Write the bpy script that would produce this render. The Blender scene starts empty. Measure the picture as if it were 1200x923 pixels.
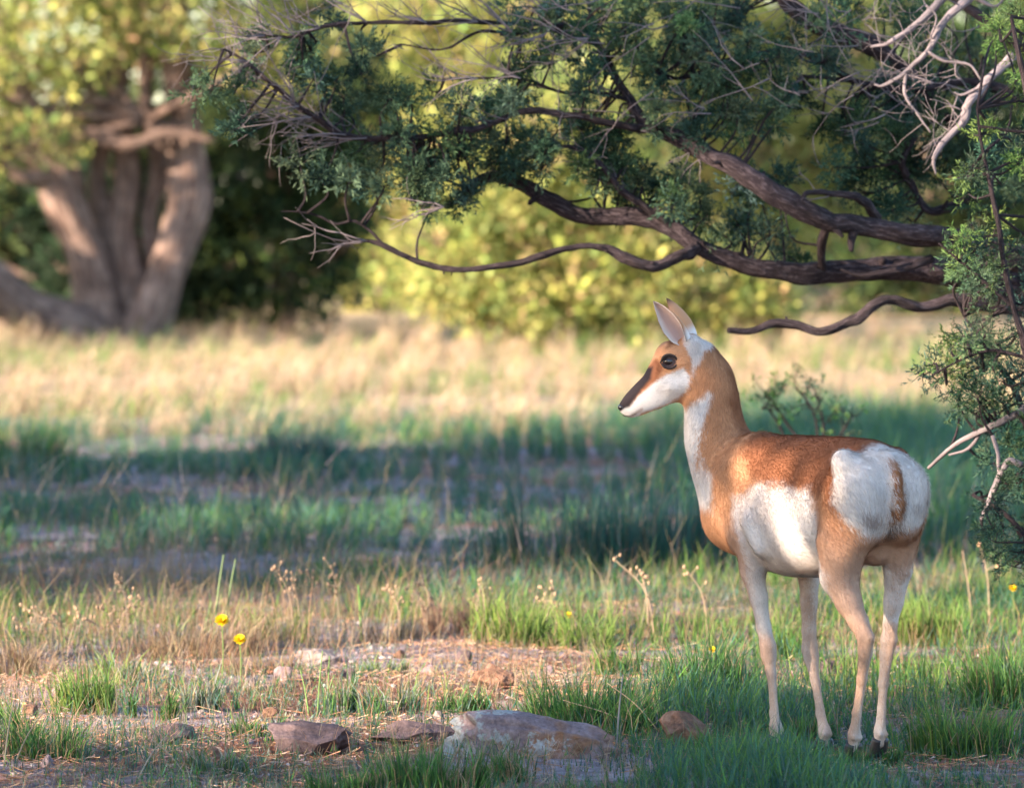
import bpy, math, random
import numpy as np
from mathutils import Vector
R = math.radians
rng = np.random.default_rng(7)
random.seed(7)
sc = bpy.context.scene
C = sc.collection

# ------------------------------------------------------------------ camera, sky, sun, exposure
CAM_H, FPX, HOR = 1.58, 6666.67, 230.0          # eye height, focal length in photo pixels, horizon row
PITCH = math.atan((461.5 - HOR) / FPX)
cam_d = bpy.data.cameras.new('camera'); cam = bpy.data.objects.new('camera', cam_d); C.objects.link(cam)
cam.location = (0, 0, CAM_H); cam.rotation_euler = (math.pi/2 - PITCH, 0, 0)
cam_d.sensor_width = 36; cam_d.lens = 200; cam_d.clip_start = .5; cam_d.clip_end = 3000
cam_d.dof.use_dof = True; cam_d.dof.focus_distance = 16.25; cam_d.dof.aperture_fstop = 4.8
sc.camera = cam
SUN_EL, SX, SY = R(19), -.86, -.51              # towards the sun: left and a little behind the camera
w = bpy.data.worlds.new('World'); sc.world = w; w.use_nodes = True
nt = w.node_tree; bg = nt.nodes['Background']; sky = nt.nodes.new('ShaderNodeTexSky')
sky.sky_type = 'NISHITA'; sky.sun_disc = False; sky.ozone_density = 2.6; sky.air_density = 1.1; sky.dust_density = .6; sky.sun_elevation = SUN_EL; sky.sun_rotation = math.atan2(SX, SY)
nt.links.new(sky.outputs[0], bg.inputs[0]); bg.inputs[1].default_value = .118
sd = bpy.data.lights.new('sun', 'SUN'); sun = bpy.data.objects.new('sun', sd); C.objects.link(sun)
sd.energy = 5.0; sd.angle = R(.6); sd.color = (1, .84, .66)
tos = Vector((SX*math.cos(SUN_EL), SY*math.cos(SUN_EL), math.sin(SUN_EL)))
sun.rotation_euler = tos.to_track_quat('Z', 'Y').to_euler(); sun.location = tos*60
vs = sc.view_settings; vs.view_transform = 'Standard'; vs.look = 'None'; vs.gamma = 1; vs.exposure = 2.4
sc.cycles.use_denoising = True; sc.cycles.max_bounces = 8; sc.cycles.transparent_max_bounces = 8

# ------------------------------------------------------------------ pixel helpers (photo pixels -> metres)
def P(px, py, Y):
    """point on the pixel's ray at distance Y"""
    cp, sp = math.cos(PITCH), math.sin(PITCH); v = 461.5 - py
    d = np.array([px - 600., FPX*cp + v*sp, -FPX*sp + v*cp])
    return d*(Y/d[1]) + np.array([0, 0, CAM_H])
def G(px, py):
    """ground point under a pixel"""
    a, b = P(px, py, 1.), np.array([0, 0, CAM_H]); d = a - b
    q = b + d*(CAM_H/-d[2])
    for _ in range(3): q = b + d*((CAM_H - gz(q[0], q[1]))/-d[2])
    return q

# ------------------------------------------------------------------ noise
def _h(ix, iy, s):
    n = (ix.astype(np.int64)*374761393 + iy.astype(np.int64)*668265263 + s*1274126177) & 0x7fffffff
    n = ((n ^ (n >> 13))*1274126177) & 0x7fffffff
    return ((n ^ (n >> 16)) & 0xffff)/65535.
def vn(x, y, s=0):
    x = np.asarray(x, float); y = np.asarray(y, float)
    ix, iy = np.floor(x), np.floor(y); fx, fy = x-ix, y-iy
    fx = fx*fx*(3-2*fx); fy = fy*fy*(3-2*fy)
    return (_h(ix, iy, s)*(1-fx)+_h(ix+1, iy, s)*fx)*(1-fy) + (_h(ix, iy+1, s)*(1-fx)+_h(ix+1, iy+1, s)*fx)*fy
def fbm(x, y, s=0, o=4):
    t = 0; a = .5
    for k in range(o):
        t = t + a*vn(x*2**k + 17.3*k, y*2**k - 9.1*k, s+k); a *= .5
    return t/(1-.5**o)
def n3(p, f, s=0):
    """cheap 3D noise from three 2D slices"""
    return (vn(p[:,0]*f+p[:,2]*f*.37, p[:,1]*f+p[:,2]*f*.71, s) + vn(p[:,1]*f+31, p[:,2]*f+p[:,0]*f*.43, s+5) + vn(p[:,2]*f-7, p[:,0]*f+p[:,1]*f*.53, s+9))/3
def sst(a, b, x):
    t = np.clip((x-a)/(b-a), 0, 1); return t*t*(3-2*t)
def gz(x, y):
    x = np.asarray(x, float); y = np.asarray(y, float)
    z = .09*(fbm(x*.35, y*.35, 3, 3)-.5) + .05*(fbm(x*1.7, y*1.7, 8, 3)-.5) + .02*(fbm(x*6, y*6, 12, 2)-.5)
    d = np.sqrt((x-.93)**2 + (y-16.05)**2)
    return z*sst(.25, 1.1, d)

# ------------------------------------------------------------------ mesh building
def mesh_np(name, V, F, mat, parent=None, col=None, uv=None, smooth=False):
    """F: (M,3) or (M,4) int array; one mesh object"""
    V = np.asarray(V, np.float32); F = np.asarray(F, np.int32); k = F.shape[1]
    me = bpy.data.meshes.new(name)
    me.vertices.add(len(V)); me.vertices.foreach_set('co', V.ravel())
    me.loops.add(F.size); me.loops.foreach_set('vertex_index', F.ravel())
    me.polygons.add(len(F)); me.polygons.foreach_set('loop_start', np.arange(0, F.size, k, dtype=np.int32))
    me.polygons.foreach_set('loop_total', np.full(len(F), k, np.int32))
    if smooth: me.polygons.foreach_set('use_smooth', np.ones(len(F), bool))
    if col is not None:
        a = me.attributes.new('Col', 'FLOAT_COLOR', 'POINT'); c = np.ones((len(V), 4), np.float32); c[:, :3] = col
        a.data.foreach_set('color', c.ravel())
    if uv is not None:
        u = me.uv_layers.new(name='UVMap'); u.data.foreach_set('uv', np.asarray(uv, np.float32)[F.ravel()].ravel())
    me.update(calc_edges=True); me.validate()
    o = bpy.data.objects.new(name, me); C.objects.link(o)
    if mat: me.materials.append(mat)
    if parent is not None: o.parent = parent; o.matrix_parent_inverse = parent.matrix_basis.inverted()
    return o
def thing(name, label, cat, loc=(0, 0, 0), group=None):
    o = bpy.data.objects.new(name, None); C.objects.link(o); o.location = loc; o.empty_display_size = .1
    return tag(o, label, cat, group)
def tag(o, label=None, cat=None, group=None, kind=None):
    for k, v in (('label', label), ('category', cat), ('group', group), ('kind', kind)):
        if v: o[k] = v
    return o
class Geo:
    """collects vertices, triangles, colours, uvs of ONE piece"""
    def __init__(s): s.V, s.F, s.K, s.U, s.n = [], [], [], [], 0
    def add(s, V, F, col=None, uv=None):
        V = np.asarray(V); s.V.append(V); s.F.append(np.asarray(F)+s.n); s.n += len(V)
        s.K.append(np.broadcast_to(np.asarray(col if col is not None else (1, 1, 1), float), (len(V), 3)))
        s.U.append(uv if uv is not None else np.zeros((len(V), 2)))
    def build(s, name, mat, parent=None, smooth=False):
        return mesh_np(name, np.concatenate(s.V), np.concatenate(s.F), mat, parent, np.concatenate(s.K), np.concatenate(s.U), smooth)

def catmull(pts, rad, per=6):
    pts = np.asarray(pts, float); rad = np.asarray(rad, float)
    p = np.vstack([2*pts[0]-pts[1], pts, 2*pts[-1]-pts[-2]]); out, ro = [], []
    for i in range(len(pts)-1):
        a, b, c, d = p[i], p[i+1], p[i+2], p[i+3]
        for t in np.arange(per)/per:
            out.append(.5*((2*b)+(c-a)*t+(2*a-5*b+4*c-d)*t*t+(-a+3*b-3*c+d)*t**3)); ro.append(rad[i]*(1-t)+rad[i+1]*t)
    out.append(pts[-1]); ro.append(rad[-1])
    return np.array(out), np.array(ro)
def tube(pts, rad, seg=10, per=6, rough=0., seed=0, raw=False, ridges=0.):
    """tapered bent tube with capped ends -> V, F(tri), uv"""
    if raw: c, r = np.asarray(pts, float), np.asarray(rad, float)
    else:
        c, r = catmull(pts, rad, per)
        if ridges and len(c) > 8:                        # crooked growth and swellings
            t_ = np.arange(len(c))*1.; k_ = sst(0, 4, t_)*sst(len(c)-1, len(c)-5, t_); l_ = np.concatenate([[0], np.cumsum(np.linalg.norm(np.diff(c, axis=0), axis=1))])/(r.mean()*3.5)
            for ax_ in range(3): c[:, ax_] += k_*r*.75*(vn(l_*.45+11*ax_, l_*0+seed, seed+ax_)-.5)+k_*r*.3*(vn(l_*1.3+7*ax_, l_*0+seed, seed+9+ax_)-.5)
            r = r*(1+.09*(vn(l_*.8, l_*0+seed, seed+4)-.5)*2*k_)
    n = len(c); T = np.gradient(c, axis=0); T /= np.linalg.norm(T, axis=1)[:, None]+1e-9
    up = np.array([.13, .2, 1.]) if abs(T[0, 2]) < .9 else np.array([1., .1, .2])
    N = np.cross(T, up); N /= np.linalg.norm(N, axis=1)[:, None]+1e-9; B = np.cross(T, N)
    a = np.linspace(0, 2*math.pi, seg, endpoint=False)
    L = np.concatenate([[0], np.cumsum(np.linalg.norm(np.diff(c, axis=0), axis=1))])
    rr = r[:, None]*np.ones(seg)
    if rough:
        rr = rr*(1+rough*2*(vn(np.cos(a)[None]*1.6+L[:, None]/(r.mean()*5)+seed, np.sin(a)[None]*1.6+L[:, None]/(r.mean()*9), seed)-.5))
    if ridges:
        rr = rr*(1+ridges*1.2*(vn(a[None]*2.2+seed+0*L[:, None], L[:, None]/(r.mean()*1.1)+a[None]*0, seed+6)-.5)*.6)
        rr = rr*(1+ridges*2*(vn(np.cos(a)[None]*4+L[:, None]/(r.mean()*10)+seed, np.sin(a)[None]*4+seed*2+L[:, None]/(r.mean()*14), seed+3)-.5))
    V = c[:, None]+rr[..., None]*(np.cos(a)[None, :, None]*N[:, None]+np.sin(a)[None, :, None]*B[:, None])
    i = np.arange(n-1)[:, None]*seg; j = np.arange(seg)[None]; j2 = (j+1) % seg
    q = np.stack([i+j, i+j2, i+seg+j2, i+seg+j], -1).reshape(-1, 4)
    F = np.vstack([q[:, [0, 1, 2]], q[:, [0, 2, 3]]])
    V = V.reshape(-1, 3); uv = np.stack([np.broadcast_to(a/(2*math.pi), (n, seg)).ravel(), np.broadcast_to(L[:, None], (n, seg)).ravel()], -1)
    V = np.vstack([V, c[0], c[-1]+T[-1]*r[-1]*.5]); uv = np.vstack([uv, [0, 0], [0, L[-1]]]); m = n*seg
    k = np.arange(seg); k2 = (k+1) % seg
    F = np.vstack([F, np.stack([k2, k, np.full(seg, m)], -1), np.stack([(n-1)*seg+k, (n-1)*seg+k2, np.full(seg, m+1)], -1)])
    return V, F, uv

# ------------------------------------------------------------------ materials
def mat(name):
    m = bpy.data.materials.new(name); m.use_nodes = True; nt = m.node_tree
    return m, nt, nt.nodes['Principled BSDF'], nt.links
def nd(nt, t, **kw):
    n = nt.nodes.new(t)
    for k, v in kw.items():
        if k.startswith('i_'): n.inputs[k[2:].replace('_', ' ')].default_value = v
        else: setattr(n, k, v)
    return n
def ramp(nt, fac, stops):
    r = nt.nodes.new('ShaderNodeValToRGB'); e = r.color_ramp.elements
    while len(e) < len(stops): e.new(.5)
    for k, (p, c) in enumerate(stops): e[k].position = p; e[k].color = (*c, 1)
    nt.links.new(fac, r.inputs[0]); return r
def mix(nt, fac, a, b, mode='MIX'):
    m = nd(nt, 'ShaderNodeMix', data_type='RGBA', blend_type=mode)
    for s, v in ((m.inputs[0], fac), (m.inputs[6], a), (m.inputs[7], b)):
        if hasattr(v, 'is_linked'): nt.links.new(v, s)
        else: s.default_value = v if isinstance(v, (int, float)) else (*v, 1)
    return m.outputs[2]
def leaf_mat(name, trans=.35, rough=.6, spec=.25):
    m, nt, p, L = mat(name)
    a = nd(nt, 'ShaderNodeAttribute', attribute_name='Col')
    p.inputs['Roughness'].default_value = rough+.1; p.inputs['Specular IOR Level'].default_value = spec*.3
    t = nd(nt, 'ShaderNodeBsdfTranslucent'); mx = nd(nt, 'ShaderNodeMixShader'); mx.inputs[0].default_value = trans
    L.new(a.outputs[0], p.inputs[0]); L.new(a.outputs[0], t.inputs[0])
    L.new(p.outputs[0], mx.inputs[1]); L.new(t.outputs[0], mx.inputs[2]); L.new(mx.outputs[0], nt.nodes['Material Output'].inputs[0])
    return m
def bark_mat(name, c0, c1, c2, sx=9., sy=22., bump=.6, dist=.01):
    m, nt, p, L = mat(name)
    uv = nd(nt, 'ShaderNodeTexCoord'); mp = nd(nt, 'ShaderNodeMapping'); mp.inputs['Scale'].default_value = (sx, sy*.12, 1)
    L.new(uv.outputs['UV'], mp.inputs[0])
    n = nd(nt, 'ShaderNodeTexNoise', i_Scale=3., i_Detail=8., i_Roughness=.65); L.new(mp.outputs[0], n.inputs['Vector'])
    n2 = nd(nt, 'ShaderNodeTexNoise', i_Scale=9., i_Detail=4.); L.new(uv.outputs['Object'], n2.inputs['Vector'])
    r = ramp(nt, n.outputs[0], [(.3, c0), (.5, c1), (.72, c2)])
    r2 = ramp(nt, n2.outputs[0], [(.35, (.7, .7, .7)), (.7, (1.15, 1.12, 1.1))])
    L.new(mix(nt, 1., r.outputs[0], r2.outputs[0], 'MULTIPLY'), p.inputs[0]); p.inputs['Roughness'].default_value = .9
    p.inputs['Specular IOR Level'].default_value = .2
    b = nd(nt, 'ShaderNodeBump', i_Strength=bump, i_Distance=dist); L.new(n.outputs[0], b.inputs['Height']); L.new(b.outputs[0], p.inputs['Normal'])
    return m
M_grass = leaf_mat('grass_blade', .4)
M_straw = leaf_mat('dry_straw', .45, .7, .15)
M_jun = leaf_mat('juniper_leaf', .25, .6, .2)
M_bush = leaf_mat('far_leaf', .4, .6, .15)
M_bark = bark_mat('juniper_bark', (.018, .012, .014), (.052, .036, .041), (.17, .13, .14), 7., 70., 1., .025)
M_bark2 = bark_mat('pale_bark', (.06, .036, .03), (.20, .13, .105), (.40, .29, .24), 8, 8, 1., .05)
M_dead = bark_mat('weathered_dead_wood', (.10, .078, .085), (.21, .17, .178), (.36, .31, .32))
def plain(name, c, rough=.7, spec=.3):
    m, nt, p, L = mat(name); a = nd(nt, 'ShaderNodeTexNoise', i_Scale=60., i_Detail=3.)
    r = ramp(nt, a.outputs[0], [(.3, tuple(.75*x for x in c)), (.7, tuple(min(1, 1.2*x) for x in c))]); L.new(r.outputs[0], p.inputs[0])
    p.inputs['Roughness'].default_value = rough; p.inputs['Specular IOR Level'].default_value = spec; return m
def ground_mat():
    m, nt, p, L = mat('soil_and_litter'); tc = nd(nt, 'ShaderNodeTexCoord')
    def nz(s, d=6., r=.6):
        n = nd(nt, 'ShaderNodeTexNoise', i_Scale=s, i_Detail=d, i_Roughness=r); L.new(tc.outputs['Object'], n.inputs['Vector']); return n
    a, b, c = nz(1.1), nz(9., 8., .7), nz(55., 4.)
    soil = ramp(nt, b.outputs[0], [(.28, (.06, .03, .024)), (.5, (.19, .078, .052)), (.72, (.34, .20, .155))])
    grey = ramp(nt, b.outputs[0], [(.3, (.10, .078, .09)), (.7, (.36, .31, .335))])
    f = ramp(nt, a.outputs[0], [(.42, (0, 0, 0)), (.56, (1, 1, 1))])
    base = mix(nt, f.outputs[0], soil.outputs[0], grey.outputs[0])
    g = ramp(nt, c.outputs[0], [(.3, (.62, .62, .62)), (.7, (1.25, 1.2, 1.15))])
    # beyond the part where blades are built the land is covered in dry grass
    sp = nd(nt, 'ShaderNodeSeparateXYZ'); L.new(tc.outputs['Object'], sp.inputs[0])
    mr = nd(nt, 'ShaderNodeMapRange'); mr.inputs[1].default_value = 36; mr.inputs[2].default_value = 46; L.new(sp.outputs[1], mr.inputs[0])
    dry = ramp(nt, b.outputs[0], [(.3, (.16, .12, .06)), (.55, (.34, .25, .15)), (.75, (.45, .34, .21))])
    base = mix(nt, mr.outputs[0], base, dry.outputs[0])
    L.new(mix(nt, 1., base, g.outputs[0], 'MULTIPLY'), p.inputs[0]); p.inputs['Roughness'].default_value = .95; p.inputs['Specular IOR Level'].default_value = .1
    bp = nd(nt, 'ShaderNodeBump', i_Strength=.9, i_Distance=.02); L.new(b.outputs[0], bp.inputs['Height'])
    b2 = nd(nt, 'ShaderNodeBump', i_Strength=.7, i_Distance=.006); L.new(c.outputs[0], b2.inputs['Height']); L.new(bp.outputs[0], b2.inputs['Normal']); L.new(b2.outputs[0], p.inputs['Normal'])
    return m
def rock_mat(name, c0, c1, c2, lichen=.56, rust=True):
    m, nt, p, L = mat(name); tc = nd(nt, 'ShaderNodeTexCoord')
    def nz(s, d=6., r=.6):
        n = nd(nt, 'ShaderNodeTexNoise', i_Scale=s, i_Detail=d, i_Roughness=r); L.new(tc.outputs['Object'], n.inputs['Vector']); return n
    a, b, c, d = nz(14., 8., .7), nz(6., 7., .62), nz(90., 3.), nz(5., 4.)
    r = ramp(nt, a.outputs[0], [(.3, c0), (.5, c1), (.72, c2)]).outputs[0]
    if rust:
        ru = ramp(nt, d.outputs[0], [(.5, (0, 0, 0)), (.62, (1, 1, 1))]); r = mix(nt, ru.outputs[0], r, (.22, .11, .065))
    if lichen < 1:
        sx_ = nd(nt, 'ShaderNodeSeparateXYZ'); L.new(tc.outputs['Object'], sx_.inputs[0]); mm = nd(nt, 'ShaderNodeMath', operation='MULTIPLY_ADD'); mm.inputs[1].default_value = -.75; L.new(sx_.outputs[0], mm.inputs[0]); fn_ = nd(nt, 'ShaderNodeMath', operation='MULTIPLY_ADD'); fn_.inputs[1].default_value = .22; L.new(nz(70., 5., .7).outputs[0], fn_.inputs[0]); L.new(b.outputs[0], fn_.inputs[2]); ad_ = nd(nt, 'ShaderNodeMath', operation='SUBTRACT'); ad_.inputs[1].default_value = .11; L.new(fn_.outputs[0], ad_.inputs[0]); L.new(ad_.outputs[0], mm.inputs[2])   # lichen sits on the left end
        li = ramp(nt, mm.outputs[0], [(lichen, (0, 0, 0)), (lichen+.035, (1, 1, 1))]); r = mix(nt, li.outputs[0], r, (.29, .29, .285))
    g = ramp(nt, c.outputs[0], [(.3, (.7, .7, .7)), (.7, (1.2, 1.2, 1.2))])
    L.new(mix(nt, 1., r, g.outputs[0], 'MULTIPLY'), p.inputs[0]); p.inputs['Roughness'].default_value = .9; p.inputs['Specular IOR Level'].default_value = .2
    bp = nd(nt, 'ShaderNodeBump', i_Strength=.8, i_Distance=.015); L.new(a.outputs[0], bp.inputs['Height'])
    b2 = nd(nt, 'ShaderNodeBump', i_Strength=.5, i_Distance=.004); L.new(c.outputs[0], b2.inputs['Height']); L.new(bp.outputs[0], b2.inputs['Normal']); L.new(b2.outputs[0], p.inputs['Normal'])
    return m
M_ground = ground_mat()
M_rock = rock_mat('lichen_rock', (.10, .07, .075), (.21, .15, .155), (.33, .25, .24), .55)
M_rock_d = rock_mat('dark_rock', (.045, .032, .035), (.10, .068, .07), (.18, .12, .12), 1., False)
M_rock_r = rock_mat('rusty_rock', (.08, .042, .03), (.17, .09, .06), (.28, .19, .15), .62)
M_rock_p = rock_mat('pale_stone', (.12, .09, .09), (.21, .17, .16), (.32, .27, .25), 1., False)

# ------------------------------------------------------------------ ground
def axis(c0, c1, step, lo, hi, g=1.25):
    m = list(np.arange(c0, c1+1e-6, step)); a = m[-1]; s = step
    while a < hi: s *= g; a += s; m.append(a)
    a = m[0]; s = step
    while a > lo: s *= g; a -= s; m.insert(0, a)
    return np.array(m)
gx, gy = axis(-4.5, 4.5, .075, -700, 700), axis(13, 32, .085, -300, 1200)
GX, GY = np.meshgrid(gx, gy)
fade = sst(400, 60, np.hypot(GX, GY-20))
V = np.stack([GX, GY, gz(GX, GY)*fade], -1).reshape(-1, 3)
nx_, ny_ = len(gx), len(gy); i = (np.arange(ny_-1)[:, None]*nx_+np.arange(nx_-1)[None]).ravel()
tag(mesh_np('ground', V, np.stack([i, i+1, i+nx_+1, i+nx_], -1), M_ground, smooth=True), kind='structure')

# ------------------------------------------------------------------ grass
def blades(pos, h, wd, az, lean, col, tipcol, curl=.5, lite=False):
    """one curved three-triangle blade per row"""
    n = len(pos); d = np.stack([np.cos(az), np.sin(az), 0*az], -1); s = np.stack([-np.sin(az+.7), np.cos(az+.7), 0*az], -1)
    up = np.array([0, 0, 1.]); l1, l2 = lean[:, None]*.45, lean[:, None]+np.where(rng.random(n) < .13, .8+.6*rng.random(n), 0)[:, None]
    p1 = pos+h[:, None]*(.55*up*np.cos(l1)+.55*d*np.sin(l1))
    p2 = p1+h[:, None]*(.45*up*np.cos(l2*(1+curl))+.45*d*np.sin(l2*(1+curl)))
    w_ = wd[:, None]*.5*s
    V = np.stack([pos-w_, pos+w_, p1-w_*.75, p1+w_*.75, p2], 1).reshape(-1, 3)
    b = (np.arange(n)*5)[:, None]
    F = np.stack([b+[0, 1, 3], b+[2, 3, 4]] if lite else [b+[0, 1, 3], b+[0, 3, 2], b+[2, 3, 4]], 1).reshape(-1, 3)
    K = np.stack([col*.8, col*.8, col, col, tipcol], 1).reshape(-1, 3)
    return V, F, K
def pick(cols, n, w=None, var=.18):
    c = np.asarray(cols)[rng.choice(len(cols), n, p=w)]
    return np.clip(c*(1+var*rng.standard_normal((n, 1)))*(1+.06*rng.standard_normal((n, 3))), .005, .9)
GREEN = [(.055, .13, .035), (.08, .17, .04), (.105, .205, .05), (.055, .125, .055)]
BLUEG = [(.038, .10, .082), (.048, .12, .085), (.06, .14, .095), (.075, .125, .105)]  # blue cast of the shaded meadow is put into these greens
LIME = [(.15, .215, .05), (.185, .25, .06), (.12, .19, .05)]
STRAW = [(.30, .21, .125), (.36, .265, .165), (.25, .165, .10), (.33, .25, .18)]
SAGE = [(.19, .225, .185), (.23, .255, .22), (.15, .19, .16)]
def scatter(n, y0, y1, dens, margin=1.2, yp=1.):
    y = y0+(y1-y0)*rng.random(n)**yp; hw = y*.094+margin; x = (rng.random(n)*2-1)*hw
    k = rng.random(n) < dens(x, y)
    return x[k], y[k]
TUFTS = []     # (x, y, radius) of tufts that are things of their own: the carpet leaves room for them
def carpet(name, label, n, y0, y1, dens, hf, wd, cols, wts, lean=.45, mat=None, margin=1.2, tip=1.15, clump=.05, az0=None):
    x, y = scatter(n, y0, y1, dens, margin); n = len(x)
    # gather into small clumps
    cx, cy = np.round(x/clump)*clump, np.round(y/clump)*clump
    jx, jy = (_h(np.round(x/clump), np.round(y/clump), 5)-.5)*clump, (_h(np.round(x/clump), np.round(y/clump), 6)-.5)*clump
    x, y = x*.55+(cx+jx)*.45, y*.55+(cy+jy)*.45
    h = hf(x, y)*np.clip(1+.33*rng.standard_normal(n), .3, 1.9)
    pos = np.stack([x, y, gz(x, y)-.006], -1)
    az = rng.random(n)*2*math.pi if az0 is None else az0+rng.standard_normal(n)*.9
    ln = np.abs(rng.standard_normal(n))*lean+.08
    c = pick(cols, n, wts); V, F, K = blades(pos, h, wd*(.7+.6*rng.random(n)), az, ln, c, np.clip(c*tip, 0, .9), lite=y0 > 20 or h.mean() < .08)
    return tag(mesh_np(name, V, F, mat or M_grass, col=K), label, 'grass', kind='stuff')
foot = lambda x, y: 1-.25*sst(.45, .1, np.hypot((x-.95)/1.1, y-15.85))*1.0
patch = lambda x, y, s, f=.9, lo=.42, hi=.62: sst(lo, hi, fbm(x*f, y*f, s, 3))
right = lambda x, y: sst(-.2, .7, x-(y-16)*.06)           # the near ground is grassier under the animal than by the flowers
def d_green(x, y):
    a = patch(x, y, 21, 1.3, .46, .6); r = right(x, y)
    return np.clip((.08+.5*a)*(.42+.58*r)+.45*r*a+.10*r, 0, 1)*foot(x, y)*np.where(y > 19.5, .5, 1)
bare_mid = lambda x, y: sst(.54, .63, fbm(x*1.5+4, y*.75, 41, 4))*sst(2.2, .4, x-.02*(y-24))
edge = lambda x, y: sst(20.6, 23., y+2.4*(fbm(x*1.2, y*.8, 77, 3)-.5)*2)
carpet('short_grass', 'short green grass growing in patches round the rocks and hooves', 330000, 14.2, 23.2, d_green,
       lambda x, y: .04+.085*patch(x, y, 33, 1.6, .4, .65)*(.45+.55*right(x, y)), .0042, GREEN+BLUEG, None, .4)
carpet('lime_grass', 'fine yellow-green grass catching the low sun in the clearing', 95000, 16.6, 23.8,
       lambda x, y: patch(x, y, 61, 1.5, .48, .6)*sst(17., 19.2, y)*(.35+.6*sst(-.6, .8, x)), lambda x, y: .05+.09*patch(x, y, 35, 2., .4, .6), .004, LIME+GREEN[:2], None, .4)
carpet('dead_grass', 'thin tan dead grass lying over the bare soil by the flowers', 105000, 14.2, 24.,
       lambda x, y: (.2+.8*patch(x, y, 71, 1.4, .42, .56))*(1-.8*right(x, y)*sst(20.5, 18.5, y)), lambda x, y: .045+.04*patch(x, y, 72, 2.1), .0024, STRAW+[(.40, .31, .25), (.34, .19, .12), (.24, .125, .08)], None, 1.9, M_straw)
carpet('wispy_dead_grass', 'long wispy dead grass arching through the sunlit strip', 34000, 14.6, 24.5, lambda x, y: (.12+.88*patch(x, y, 73, 1.3, .45, .6))*(1-.55*right(x, y)),
       lambda x, y: .10+.10*sst(17, 21, y), .0021, STRAW+[(.34, .19, .11)], None, .75, M_straw)
carpet('sage_ground_cover', 'low grey-green ground cover on the stony soil', 70000, 14.2, 23,
       lambda x, y: patch(x, y, 91, 1.8, .5, .62)*(1-.6*right(x, y)), lambda x, y: .025+0*x, .007, SAGE, None, .9)
def d_mid(x, y):
    return np.clip(1-.93*bare_mid(x, y), 0, 1)*(.4+.6*patch(x, y, 44, 1.1, .36, .54))*edge(x, y)
carpet('shaded_meadow_grass', 'tall meadow grass behind the animal, blue of the shade put into its green', 330000, 20.5, 39.5, d_mid,
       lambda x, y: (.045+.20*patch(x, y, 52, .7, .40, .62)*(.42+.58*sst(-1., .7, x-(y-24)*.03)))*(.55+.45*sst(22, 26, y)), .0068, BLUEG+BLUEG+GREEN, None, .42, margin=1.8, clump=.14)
carpet('meadow_ground_cover', 'low greyish herbs between the grass clumps of the shaded meadow', 90000, 21.5, 40, lambda x, y: (.15+.85*patch(x, y, 46, 1.1, .45, .6)),
       lambda x, y: .04+0*x, .014, SAGE+BLUEG+[(.17, .12, .14), (.22, .165, .185), (.15, .09, .09)], None, .9, margin=1.8, clump=.2)
carpet('pale_meadow_stems', 'thin pale stems scattered through the shaded meadow', 15000, 22., 39.5, lambda x, y: .2+.8*patch(x, y, 47, .6),
       lambda x, y: .16+.16*patch(x, y, 58, .5), .003, STRAW[:2]+[(.24, .19, .21), (.27, .22, .23)], None, .55, M_straw, margin=1.8)
carpet('sunlit_straw_grass', 'tall blond dry grass sunlit in front of the far trees', 190000, 33, 66, lambda x, y: (.05+.95*patch(x, y, 83, .75, .42, .56))*sst(33.5, 36.5, y+3*(fbm(x*.8, y*.5, 84, 3)-.5)*2),
       lambda x, y: .05+.13*patch(x, y, 86, 1.1, .42, .6)+.15*patch(x, y, 88, .8, .56, .68), .009, [(.40, .285, .19), (.46, .34, .23), (.33, .22, .145), (.42, .31, .225), (.22, .14, .10), (.48, .36, .23), (.20, .20, .08)], None, .7, M_straw, margin=3., clump=.45, az0=.2)
carpet('green_meadow_patches', 'fresh green grass patches among the blond grass', 70000, 35, 64, lambda x, y: .75*patch(x, y, 95, .6, .54, .63)+.7*sst(37.5, 35, y)*patch(x, y, 97, .8, .45, .56),
       lambda x, y: .09+.13*patch(x, y, 99, .7), .011, LIME+GREEN, None, .4, margin=3., clump=.3)

# ------------------------------------------------------------------ tree foliage
def crown_geo(blobs, n, size, cols, shell=.55, aspect=2.2, clump_n=9, clump_r=.16, squash=.8, mode='far'):
    """leaf-sized quads gathered in clumps that fill the blobs (x, y, z, rx, ry, rz)"""
    B = np.asarray(blobs, float); vol = B[:, 3]*B[:, 4]*B[:, 5]; nc = n//clump_n
    bi = rng.choice(len(B), nc, p=vol**.7/np.sum(vol**.7))
    d = rng.standard_normal((nc, 3)); d /= np.linalg.norm(d, axis=1)[:, None]
    r = shell+(1-shell)*rng.random(nc)**.6; r *= .82+.36*n3(d*1.7+B[bi][:, :3], 1.5, 3)
    cc = B[bi, :3]+d*r[:, None]*B[bi, 3:]
    base = pick(cols, nc, None, .22)
    ci = np.repeat(np.arange(nc), clump_n); m = len(ci)
    off = rng.standard_normal((m, 3)); off /= np.linalg.norm(off, axis=1)[:, None]; off *= (rng.random(m)**.5)[:, None]*clump_r
    c = cc[ci]+off*[1, 1, squash]
    t = off/clump_r*.6+d[ci]*.5+rng.standard_normal((m, 3))*.5+[0, 0, .25]; t /= np.linalg.norm(t, axis=1)[:, None]
    s = np.cross(t, rng.standard_normal((m, 3))); s /= np.linalg.norm(s, axis=1)[:, None]+1e-9
    L = size*(.35+1.3*rng.random(m)**2); wv = s*(L/aspect*.5)[:, None]; tv = t*L[:, None]
    V = np.stack([c, c+tv*.45+wv, c+tv, c+tv*.45-wv], 1).reshape(-1, 3)
    b = (np.arange(m)*4)[:, None]; F = np.stack([b+[0, 1, 2], b+[0, 2, 3]], 1).reshape(-1, 3)
    K = np.repeat(np.clip(base[ci]*(1+.15*rng.standard_normal((m, 1))), .005, .8), 4, 0)
    return V, F, K
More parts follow.
